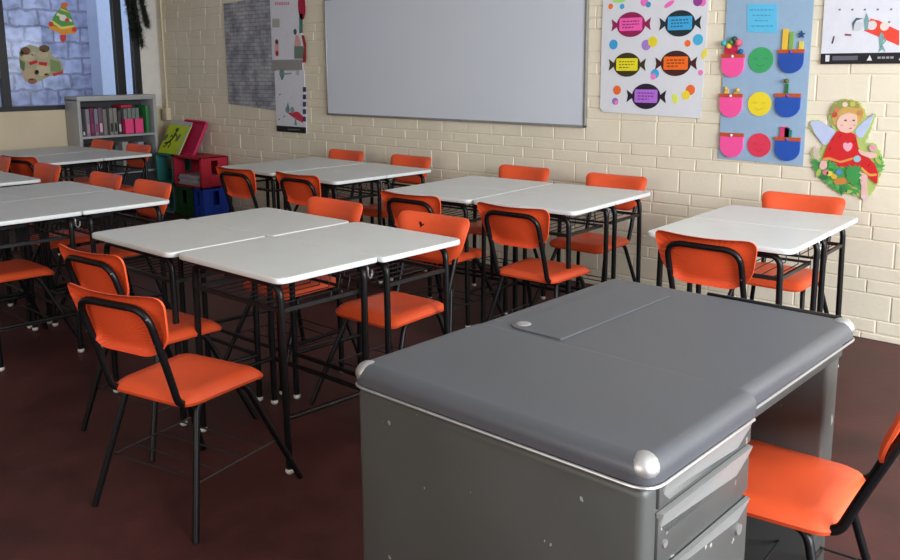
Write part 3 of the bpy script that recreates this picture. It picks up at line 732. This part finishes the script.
UX0, UX1, UZ0, UZ1 = -6.215, -5.80, 1.352, 2.05
t, pg = calendar('wall_calendar', 'upper illustrated calendar with red and green figures, above the lower calendar', UX0, UX1, UZ0, UZ1, .085, th=.008, band=(150, 147, 148))
yo = .008
def q7(zx, zy): return wp(270+zx/8, zy/8)
cutout(t, pg, 'picture', [q7(205, 470), q7(205, 370), q7(280, 370), q7(285, 470)], yo, (110, 130, 118)); cutout(t, pg, 'picture', [q7(245, 265), q7(245, 110), q7(272, 110), q7(272, 265)], yo, (80, 125, 125))
c0 = q7(265, 50); cutout(t, pg, 'picture', disc(c0[0], c0[1], .05, .11, 18), yo, (170, 20, 60)); cutout(t, pg, 'picture', [q7(270, 500), q7(285, 380), q7(262, 280), q7(285, 285), q7(300, 350), q7(300, 500)], yo+.0008, (165, 45, 55))
c0 = q7(212, 255); cutout(t, pg, 'figure', disc(c0[0], c0[1], .022, .025, 14), yo, (70, 90, 90)); cutout(t, pg, 'figure', [q7(205, 370), q7(215, 280), q7(235, 280), q7(262, 340), q7(262, 370)], yo, (215, 165, 165))
c0 = q7(65, 335); cutout(t, pg, 'figure', disc(c0[0], c0[1], .022, .022, 14), yo, (100, 50, 55)); cutout(t, pg, 'figure', [q7(48, 430), q7(50, 350), q7(80, 350), q7(82, 430)], yo, (220, 170, 175)); c0 = q7(68, 428); cutout(t, pg, 'figure', disc(c0[0], c0[1], .022, .024, 14), yo+.0008, (175, 30, 50))
cutout(t, pg, 'mark', [q7(30, 220), q7(30, 150), q7(88, 150), q7(88, 220)], yo, (175, 175, 170))
for k in range(7): cutout(t, pg, 'lettering', [q7(50+k*17, 42), q7(62+k*17, 40), q7(62+k*17, 15), q7(52+k*17, 18)], yo, (215, 130, 160))

# grey stone-pattern paper
t = obj('brick_print_paper', PL([(-6.925, 1.050), (-6.19, 1.005), (-6.17, 1.97), (-6.93, 1.945)], WF, .003), M_brickpaper, smooth=False)
tag(t, 'grey sheet of stone pattern paper taped left of the calendars', 'poster')

# angel cut-out
t = thing('angel_cutout', 'paper cutout of a winged cherub in a red dress sitting on leaves', 'wall decoration', (*wp(846, 150)[:1], WF, .93))
def q8(zx, zy): return wp(800+zx*95/463, 90+zy*115/560)
def ang(name, pts, col, dy, th=.002, par=None, r=6):
    P = [q8(*p) for p in pts]
    P2 = rounded(P, .012, 3)
    if name in ('foliage', 'hair', 'wreath', 'backing'):      # leafy or curly outline
        c = sum(P2, Vector((0, 0)))/len(P2); Q = []; rj = random.Random(len(P2)); amp, step = {'foliage': (.010, .012), 'hair': (.005, .010), 'wreath': (.007, .009), 'backing': (.005, .016)}[name]
        for i in range(len(P2)):
            a, b = P2[i], P2[(i+1) % len(P2)]; n = max(1, int((b-a).length/step))
            for k in range(n):
                p = a+(b-a)*k/n; d = (p-c).normalized()
                Q.append(p+d*(amp if (len(Q) % 2) else -amp)*rj.uniform(.4, 1))
        P2 = Q
    return obj(name, LT(PL([tuple(p) for p in P2], WF-dy, th), t), cm(*col), par or t, smooth=False)
ang('backing', [(55, 150), (95, 145), (165, 190), (140, 130), (160, 70), (220, 42), (290, 55), (325, 110), (320, 150), (362, 112), (372, 120), (345, 200), (320, 260), (365, 255), (392, 300), (412, 350), (400, 400), (380, 460), (350, 500), (335, 530), (300, 525), (250, 505), (170, 490), (130, 450), (75, 400), (55, 340), (60, 290), (100, 300), (120, 265), (60, 200), (45, 170)], (175, 195, 110), 0, .003)
ang('foliage', [(70, 385), (60, 340), (85, 330), (100, 370), (150, 340), (180, 370), (250, 385), (290, 400), (305, 480), (280, 505), (200, 500), (150, 470), (120, 440), (85, 410)], (70, 155, 80), .003, .003)
ang('foliage', [(360, 350), (395, 320), (412, 355), (400, 395), (370, 400)], (80, 160, 85), .003, .003)
ang('foliage', [(62, 285), (85, 275), (100, 310), (90, 350), (68, 330)], (205, 190, 175), .003, .0025)
ang('wing', [(50, 155), (95, 148), (150, 180), (185, 205), (145, 260), (120, 270), (75, 210)], (190, 200, 232), .003, .003)
ang('wing', [(270, 200), (310, 155), (368, 115), (340, 180), (305, 235), (285, 230)], (185, 197, 228), .003, .003)
hr = ang('hair', [(150, 110), (165, 70), (220, 45), (285, 55), (318, 105), (310, 145), (280, 165), (200, 175), (175, 175), (160, 150)], (205, 165, 90), .003, .004)
ang('wreath', [(150, 115), (165, 70), (220, 46), (285, 58), (300, 88), (240, 80), (195, 95), (175, 125)], (140, 155, 80), .007, .002, hr)
for x, y, c in ((185, 95, (215, 120, 90)), (225, 70, (235, 205, 190)), (175, 120, (195, 70, 60)), (262, 68, (200, 190, 90)), (300, 110, (200, 140, 80))): ang('flower', [(x-14, y-10), (x+12, y-13), (x+13, y+12), (x-12, y+13)], c, .009, .0015, hr)
ang('leg', [(288, 400), (335, 405), (330, 470), (335, 520), (318, 532), (300, 515), (305, 470)], (232, 185, 180), .006, .003)
ang('shoe', [(300, 505), (335, 510), (345, 525), (320, 535), (305, 528)], (228, 205, 200), .009, .002)
dr = ang('dress', [(185, 200), (205, 195), (250, 205), (275, 215), (290, 285), (330, 320), (370, 360), (385, 400), (380, 460), (345, 430), (305, 380), (250, 375), (190, 370), (155, 340), (115, 335), (135, 280), (160, 235)], (210, 30, 35), .006, .004)
ang('dress_trim', [(118, 330), (150, 325), (200, 345), (270, 325), (272, 334), (205, 355), (150, 338), (118, 342)], (225, 150, 80), .010, .001, dr)
ang('dress_trim', [(305, 372), (345, 408), (380, 405), (380, 416), (340, 420), (300, 382)], (225, 165, 80), .010, .001, dr)
face = ang('face', [(185, 150), (200, 125), (240, 108), (280, 120), (285, 160), (265, 200), (235, 210), (200, 200), (185, 178)], (236, 196, 180), .0075, .003)
for x in (228, 268): ang('eye', [(x-8, 148), (x, 142), (x+8, 146), (x, 153)], (90, 80, 80), .0105, .0008, face)
ang('mouth', [(243, 186), (253, 182), (262, 186), (252, 191)], (205, 90, 95), .0105, .0008, face)
for x in (210, 272): ang('cheek', [(x-9, 170), (x, 163), (x+9, 170), (x, 178)], (232, 165, 155), .0105, .0006, face)
ang('arm', [(285, 285), (320, 300), (375, 305), (385, 325), (350, 332), (300, 312)], (232, 190, 178), .010, .003)
ang('arm', [(110, 340), (135, 345), (140, 375), (115, 390), (98, 375)], (232, 185, 178), .009, .003)
ang('heart', [(215, 260), (228, 252), (238, 262), (250, 252), (262, 262), (258, 285), (238, 302), (216, 282)], (240, 170, 185), .010, .002)
ang('bird', [(340, 275), (360, 262), (378, 275), (375, 295), (350, 300)], (225, 160, 175), .010, .003)
ang('flower', [(268, 325), (285, 315), (302, 325), (300, 345), (282, 352), (266, 342)], (150, 195, 205), .010, .0025)
ang('basket', [(165, 440), (190, 428), (262, 422), (262, 440), (220, 458), (175, 458)], (205, 130, 60), .007, .003)
for x, y, c in ((150, 405, (225, 205, 90)), (195, 398, (90, 140, 200)), (172, 420, (220, 180, 60)), (130, 400, (215, 130, 140))): ang('flower', [(x-18, y), (x-5, y-15), (x+15, y-8), (x+14, y+12), (x-8, y+14)], c, .009, .002)
ang('foliage', [(235, 370), (300, 370), (300, 440), (270, 470), (235, 440), (225, 400)], (60, 150, 75), .0101, .002)
ang('foliage', [(138, 350), (175, 348), (182, 385), (150, 390)], (70, 160, 80), .0101, .002)

rl = random.Random(5)
for (x, y) in [(95, 400), (120, 425), (150, 448), (185, 468), (225, 478), (262, 470), (285, 440), (250, 400), (275, 385), (100, 360), (160, 365), (385, 345), (390, 385), (140, 400), (205, 490), (240, 495)]:
    a = rl.uniform(0, PI); l, w = rl.uniform(20, 30), rl.uniform(7, 11); ca, sa = math.cos(a), math.sin(a)
    P = [q8(x+u*l*ca-v*w*sa, y+u*l*sa+v*w*ca) for u, v in ((-1, 0), (-.3, 1), (.4, .9), (1, 0), (.4, -.9), (-.3, -1))]
    obj('leaf', LT(PL(P, WF-.0062, .0015), t), cm(*rl.choice([(45, 120, 60), (95, 175, 95), (120, 180, 90), (60, 140, 80), (170, 190, 90)])), t, smooth=False)
for (x, y) in ((165, 245), (150, 290), (270, 255), (340, 370), (200, 230)):
    P = [q8(x-6, y-2), q8(x+7, y-16), q8(x+10, y-14), q8(x-2, y+3)]
    obj('dress_fold', LT(PL(P, WF-.0101, .0008), t), cm(160, 18, 25), t, smooth=False)
# conduit in the corner
t = thing('wall_conduit', 'thin tan conduit pipe running down the wall near the corner to a small box', 'pipe', (-8.02, WY-.02, .86))
bm = bmesh.new(); tube(bm, [(-8.02, WY-.018, .98), (-8.02, WY-.018, ZC)], .012, 10); obj('pipe', LT(bm, t), M_plaster, t)
obj('socket_box', LT(box(bmesh.new(), -8.065, -7.975, WY-.055, WY-.003, .86, .98, bev=.005), t), M_plaster, t)

# ------------------------------------------------------------------ bookcase
BX0, BX1, BY0, BY1, BZ = XL+.01, -7.875, 3.498, 4.275, 1.125
t = thing('bookcase', 'grey metal bookcase with folders, standing below the window', 'bookcase', ((BX0+BX1)/2, (BY0+BY1)/2, 0))
obj('side_panel', LT(BX(BX0, BX1, BY0, BY0+.03, 0, BZ-.03, bev=.003), t), M_grey_shelf, t)
obj('side_panel', LT(BX(BX0, BX1, BY1-.03, BY1, 0, BZ-.03, bev=.003), t), M_grey_shelf, t)
obj('top_panel', LT(BX(BX0, BX1+.004, BY0, BY1, BZ-.045, BZ, bev=.004), t), M_grey_shelf, t)
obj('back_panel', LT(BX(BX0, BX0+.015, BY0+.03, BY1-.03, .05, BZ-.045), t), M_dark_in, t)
for z in (.755, .40, .06): obj('shelf', LT(BX(BX0+.015, BX1-.004, BY0+.03, BY1-.03, z-.022, z, bev=.002), t), M_grey_shelf, t)
FCOL = [(60, 55, 62), (150, 148, 150), (120, 45, 80), (105, 110, 118), (150, 60, 95), (110, 105, 108), (125, 122, 118), (45, 45, 45), (135, 135, 130), (130, 130, 125), (120, 120, 118)]
proto = None
def folder(y, z, w, h, d, col, lab_col, label, group, lean=0):
    y += .036; d = min(d, .20)
    t = thing('binder', label, 'binder', (BX1-.03-d/2, y, z), 0, group); t.rotation_euler = (lean, 0, 0)
    obj('cover', BX(-d/2, d/2, -w/2, w/2, 0, h, bev=.003), cm(*col), t)
    obj('spine_label', BX(d/2, d/2+.0012, -w*.32, w*.32, h*.12, h*.12+h*.32), cm(*lab_col), t, smooth=False)
spec = [(3.520, .026, .10, (60, 58, 62), (215, 212, 215), 'short black binder with a white label, first at the left on the shelf'),
        (3.565, .034, .25, (140, 138, 145), (190, 150, 165), 'grey binder with a pale label, second on the upper shelf'),
        (3.605, .034, .26, (120, 40, 85), (150, 60, 100), 'dark pink binder on the upper shelf between two grey ones'),
        (3.645, .034, .25, (130, 135, 145), (160, 60, 110), 'blue grey binder with a pink label on the upper shelf'),
        (3.686, .036, .26, (115, 85, 105), (235, 190, 205), 'mauve binder with a light pink label on the upper shelf'),
        (3.728, .036, .245, (125, 122, 120), (130, 126, 122), 'plain grey binder just left of the black based ones'),
        (3.790, .034, .25, (135, 132, 126), (40, 42, 36), 'beige binder with a black lower half, left one of two'),
        (3.830, .034, .25, (140, 137, 130), (38, 40, 36), 'beige binder with a black lower half, right one of two'),
        (3.872, .030, .22, (70, 66, 72), (215, 205, 205), 'dark binder with a white label next to the pink box files')]
for y, w, h, c, lc, lb in spec: folder(y, .756, w, h, .24, c, lc, lb, 'binders on the upper shelf')
for k, (y, h) in enumerate(((3.935, .24), (3.975, .245), (4.015, .24), (4.055, .245))):
    folder(y, .756, .034, h, .20, (120, 128, 122), (140, 148, 140), 'grey green binder standing behind the pink box files, %s' % ('leftmost', 'second from the left', 'third from the left', 'rightmost')[k], 'binders behind the pink files')
for k, y in enumerate((3.955, 4.055)):
    t = thing('magazine_file', ('left', 'right')[k]+' pink magazine file on the upper shelf', 'box file', (BX1-.045, y+.036, .756), 0, 'pink magazine files')
    bm = bmesh.new(); w = .045
    for s in (-1, 1): 
        a = [bm.verts.new((x, s*w, z)) for x, z in ((-.02, 0), (.035, 0), (.035, .14), (-.02, .16))]; b = [bm.verts.new((v.co.x, s*(w-.004), v.co.z)) for v in a]
        for q in range(4): bm.faces.new((a[q], a[(q+1) % 4], b[(q+1) % 4], b[q]))
        bm.faces.new(a); bm.faces.new(b[::-1])
    bmesh.ops.recalc_face_normals(bm, faces=bm.faces)
    box(bm, .031, .035, -w, w, 0, .14); box(bm, -.02, .035, -w, w, 0, .004)
    obj('holder', bm, cm(245, 70, 135), t, smooth=False)
t = obj('paper_box', BX(BX1-.22, BX1-.04, 3.935, 4.045, 1.004, 1.03, bev=.004), cm(205, 35, 75)); tag(t, 'red flat box lying on top of the binders under the bookcase top', 'box')
t = obj('green_folder', BX(BX1-.22, BX1-.02, 4.172, 4.202, .756, 1.02, bev=.003), cm(50, 130, 70)); tag(t, 'green folder at the right end of the upper shelf', 'folder')
for k, (y, w, h, c) in enumerate(((3.53, .05, .26, (70, 68, 72)), (3.60, .05, .27, (165, 160, 160)), (3.67, .05, .25, (60, 60, 66)), (3.75, .06, .27, (120, 116, 118)), (3.83, .05, .25, (80, 85, 90)), (3.91, .06, .28, (170, 165, 160)), (3.99, .05, .26, (90, 90, 95)), (4.07, .06, .27, (150, 150, 155)), (4.15, .05, .25, (65, 70, 72)))):
    nm = ['black', 'pale grey', 'charcoal', 'mid grey', 'slate', 'light beige', 'dark grey', 'silver grey', 'greenish black'][k]
    t = obj('file_box', BX(BX1-.22, BX1-.03, y-w/2+.036, y+w/2+.036, .401, .401+h, bev=.003), cm(*c)); tag(t, nm+' file box on the middle shelf of the bookcase', 'box file', 'file boxes on the middle shelf')

# ------------------------------------------------------------------ crates in the corner
def crate(name, label, x0, x1, z0, col, open_front=True, y0=4.13, y1=4.465, h=.283):
    t = thing(name, label, 'crate', ((x0+x1)/2, (y0+y1)/2, z0), 0, 'stacked plastic crates')
    m = cm(*col); cx, cyy = t.location.x, t.location.y; w = (x1-x0)/2-.003; d = (y1-y0)/2; th = .012; bm = bmesh.new()
    def b(a0, a1, b0, b1, c0, c1): box(bm, a0, a1, b0, b1, c0, c1, bev=.002, seg=1)
    def side_wall(axis, s):   # wall with an oblong hand slot and ribs
        if axis == 'x':
            P = lambda u0, u1, c0, c1, o=0: b(s*w-(th if s > 0 else 0)-o, s*w+(0 if s > 0 else th)+o, u0, u1, c0, c1); U = d
        else:
            P = lambda u0, u1, c0, c1, o=0: b(u0, u1, s*d-(th if s > 0 else 0)-o, s*d+(0 if s > 0 else th)+o, c0, c1); U = w
        P(-U, U, 0, .05); P(-U, U, h-.035, h); P(-U, -.035, .05, h-.035); P(.035, U, .05, h-.035)
        P(-.035, .035, .05, h*.42)
        for u in (-U*.9, -U*.45, U*.45, U*.9): P(u-.006, u+.006, 0, h, .003)
    b(-w, w, -d, d, 0, th); b(-w, w, -d, d, h-th, h) ; side_wall('x', -1); side_wall('x', 1); b(-w, w, d-th, d, th, h-th)
    if not open_front: side_wall('y', -1)
    obj('crate_body', bm, m, t, smooth=False)
    bm = bmesh.new(); 
    for (a0, a1, c0, c1) in ((-w, w, 0, .018), (-w, w, h-.018, h), (-w, -w+.018, 0, h), (w-.018, w, 0, h)): box(bm, a0, a1, -d-.004, -d+.006, c0, c1)
    obj('rim', bm, m, t, smooth=False)
    return t
CY0, CY1 = 4.175, 4.465
crate('plastic_crate', 'teal plastic crate lying open on the upper row, below the green picture', -7.765, -7.45, .284, (45, 125, 120), y0=CY0, y1=CY1)
crate('plastic_crate', 'crimson plastic crate lying open with papers inside, its side showing hand slots', -7.44, -6.957, .284, (185, 24, 52), y0=CY0, y1=CY1)
crate('plastic_crate', 'pale blue green plastic crate at the lower left of the stack', -7.765, -7.45, .0, (95, 140, 145), y0=CY0, y1=CY1)
crate('plastic_crate', 'dark green plastic crate below the crimson crate', -7.44, -7.115, .0, (30, 80, 40), open_front=False, y0=CY0, y1=CY1)
crate('plastic_crate', 'narrow blue plastic crate at the lower right end of the stack', -7.105, -6.957, .0, (28, 70, 190), open_front=False, y0=CY0, y1=CY1)
for k in range(4):
    x = -7.20+random.uniform(-.03, .03); z = .284+.0125+k*.0235
    t = obj('paper_stack', BX(-.17, .17, -.11, .11, 0, .023, bev=.002, seg=1), cm(*((190, 185, 195), (205, 203, 208), (175, 172, 182))[k % 3]), loc=(x, 4.30, z))
    t.rotation_euler = (0, 0, random.uniform(-.12, .12))
    tag(t, 'pile of papers inside the crimson crate, '+('lowest', 'second from below', 'third from below', 'topmost')[k]+' of four', 'papers', 'papers in the crimson crate')
# tray and picture card leaning on the wall above the crates
def leaner(name, label, cat, x0, x1, zb, L, yb, ang, th, m, shear=0, ro=.03):
    t = thing(name, label, cat, ((x0+x1)/2, yb, zb)); t.rotation_euler = (-ang, 0, 0); return t
t = leaner('plastic_tray', 'bright pink tray leaning on the wall behind the green picture card', 'tray', -7.66, -7.26, .568, .36, 4.27, .46, .02, None)
bm = bmesh.new(); o = rounded([(-.17, 0), (.25, 0), (.27, .33), (-.12, .34)], .035, 4)
plate(bm, [tuple(p) for p in o], .008, .008); obj('tray_base', bm, cm(190, 25, 80), t, smooth=False)
bm = bmesh.new(); tube(bm, [(p.x, -.012, p.y) for p in o]+[(o[0].x, -.012, o[0].y)], .012, 8); obj('tray_rim', bm, cm(205, 30, 90), t)
t = leaner('picture_card', 'lime green picture card with a black lizard, leaning above the teal crate', 'picture', -7.77, -7.35, .568, .34, 4.20, .50, .01, None)
bm = bmesh.new(); plate(bm, [(-.20, 0), (.19, 0), (.20, .31), (-.19, .33)], .004, .008); obj('card', bm, cm(190, 215, 40), t, smooth=False)
bm = bmesh.new(); plate(bm, [(.15, 0), (.19, 0), (.20, .31), (.17, .31)], -.004, .002); plate(bm, [(-.192, .305), (.20, .29), (.205, .335), (-.19, .35)], -.004, .002)
obj('card_border', bm, cm(190, 190, 185), t, smooth=False)
bm = bmesh.new()
tube(bm, fillet([(-.01, -.006, .24), (-.02, -.006, .17), (-.06, -.006, .12), (-.13, -.006, .10)], .04, 5), .008, 6); ball(bm, (-.008, -.006, .25), .016, 1.3, 8)
for a, b, c in (((-.02, .19), (.02, .20), (.03, .17)), ((-.03, .17), (-.07, .19), (-.08, .17)), ((-.05, .13), (-.03, .09), (-.05, .06)), ((-.08, .12), (-.10, .08), (-.13, .06))): tube(bm, [(p[0], -.006, p[1]) for p in (a, b, c)], .005, 6)
obj('lizard_drawing', bm, cm(35, 45, 25), t)
for d in (disc(-.17, .16, .045, .028, 14, .8), disc(.06, .17, .05, .022, 14, 1.0)): obj('leaf_drawing', PL(d, -.004, .0015), cm(95, 120, 85), t, smooth=False)

# ------------------------------------------------------------------ window decorations
XG = XL-.0265
def gl(px, py):
    r = FW + R2*((px-450)/F_PX) + U2*((280+PPY-py)/F_PX); k = (XG)/r.x
    return (k*r.y, CAM_H+k*r.z)
def gplate(t, name, pts, col, d0, th=.0012, par=None):
    bm = bmesh.new(); P = [gl(*p) for p in pts]
    a = [bm.verts.new((XG+d0, y, z)) for y, z in P]; b = [bm.verts.new((XG+d0+th, y, z)) for y, z in P]; N = len(P)
    for k in range(N): bm.faces.new((a[k], a[(k+1) % N], b[(k+1) % N], b[k]))
    bm.faces.new(a[::-1]); bm.faces.new(b); bmesh.ops.recalc_face_normals(bm, faces=bm.faces)
    return obj(name, LT(bm, t), cm(*col), par or t, smooth=False)
def s_(zx, zy): return (zx*80/448, zy*80/448)
def el(cx, cy, rx, ry, n=16): return [s_(cx+rx*math.cos(2*PI*k/n), cy+ry*math.sin(2*PI*k/n)) for k in range(n)]
y0, z0 = gl(62, 30)
t = thing('tree_sticker', 'christmas tree sticker with orange base on the window glass', 'window sticker', (XG, y0, z0))
gplate(t, 'tree', [s_(355, 20), s_(395, 80), s_(425, 165), s_(350, 190), s_(275, 150), s_(300, 90)], (95, 165, 85), 0)
gplate(t, 'garland', [s_(320, 70), s_(400, 110), s_(405, 125), s_(315, 85)], (240, 235, 210), .0012); gplate(t, 'garland', [s_(340, 45), s_(380, 62), s_(384, 72), s_(335, 55)], (240, 200, 90), .0012)
gplate(t, 'garland', [s_(290, 112), s_(345, 150), s_(415, 140), s_(418, 152), s_(345, 165), s_(285, 125)], (240, 225, 110), .0012)
gplate(t, 'tree_base', [s_(272, 135), s_(350, 165), s_(425, 150), s_(425, 185), s_(350, 195), s_(275, 160)], (240, 160, 60), .0024)
for c in ((352, 100, 20, 18, (245, 235, 230)), (285, 135, 14, 14, (215, 60, 40)), (415, 165, 14, 14, (220, 70, 45)), (360, 28, 20, 14, (235, 110, 50)), (375, 112, 12, 12, (220, 70, 50))): gplate(t, 'ornament', el(*c[:4]), c[4], .0036)
gplate(t, 'trunk', [s_(335, 195), s_(370, 195), s_(368, 225), s_(352, 240), s_(338, 225)], (215, 65, 55), .001)
y0, z0 = gl(40, 62)
t = thing('teddy_sticker', 'two brown teddy bears with red scarves, sticker on the window glass', 'window sticker', (XG, y0, z0))
gplate(t, 'bodies', [s_(115, 270), s_(170, 250), s_(215, 265), s_(270, 255), s_(290, 310), s_(345, 345), s_(355, 405), s_(270, 430), s_(205, 465), s_(140, 455), s_(120, 400), s_(105, 330)], (176, 172, 140), 0)
for c in ((142, 285, 28, 22, (115, 75, 55)), (248, 272, 30, 20, (105, 78, 52)), (120, 300, 12, 14, (90, 95, 50)), (185, 300, 12, 12, (200, 190, 165)), (160, 320, 32, 22, (205, 185, 155)), (238, 305, 32, 22, (200, 182, 150)), (165, 415, 40, 34, (195, 170, 140)), (240, 390, 40, 36, (205, 190, 155)), (180, 455, 26, 16, (150, 100, 80)), (205, 405, 12, 14, (110, 125, 80)), (262, 420, 14, 10, (165, 120, 90))): gplate(t, 'bear', el(*c[:4]), c[4], .0012)
gplate(t, 'scarf', [s_(160, 350), s_(205, 335), s_(210, 352), s_(168, 366)], (200, 30, 35), .0024); gplate(t, 'scarf', [s_(215, 345), s_(265, 350), s_(262, 370), s_(218, 364)], (205, 35, 35), .0024)
gplate(t, 'gift', [s_(280, 330), s_(335, 350), s_(345, 405), s_(285, 400)], (125, 150, 95), .0024); gplate(t, 'ribbon', [s_(290, 410), s_(345, 400), s_(355, 385), s_(352, 412), s_(300, 428)], (200, 60, 60), .0036)
gplate(t, 'gift', [s_(108, 330), s_(140, 350), s_(135, 400), s_(112, 380)], (100, 120, 70), .0024)
# tinsel garland hanging in the corner of the window
bm = bmesh.new(); rg = random.Random(3)
for (ya, za, yb2, zb) in ((4.15, 2.2, 4.22, 1.66), (4.22, 2.2, 4.30, 1.60), (4.29, 2.2, 4.37, 1.80)):
    path = [Vector((XL+.03, ya+(yb2-ya)*k/9, za+(zb-za)*k/9)) for k in range(10)]; tube(bm, path, .006, 5)
    for k in range(800):
        u = rg.random(); p = Vector((XL+.035, ya+(yb2-ya)*u, za+(zb-za)*u))
        d = Vector((rg.gauss(0, .6), rg.gauss(0, 1), rg.gauss(-.3, .8))).normalized()*rg.uniform(.035, .08)
        if p.x+d.x < XL+.006: d.x = -d.x
        s = d.cross(Vector((0, 0, 1))).normalized()*.009
        bm.faces.new([bm.verts.new(p-s), bm.verts.new(p+s), bm.verts.new(p+d)])
t = obj('tinsel_garland', bm, mat('dark_tinsel', (.035, .042, .028), .5, var=.4, scale=40), smooth=False); tag(t, 'dark green tinsel garland hanging in the window corner', 'garland')
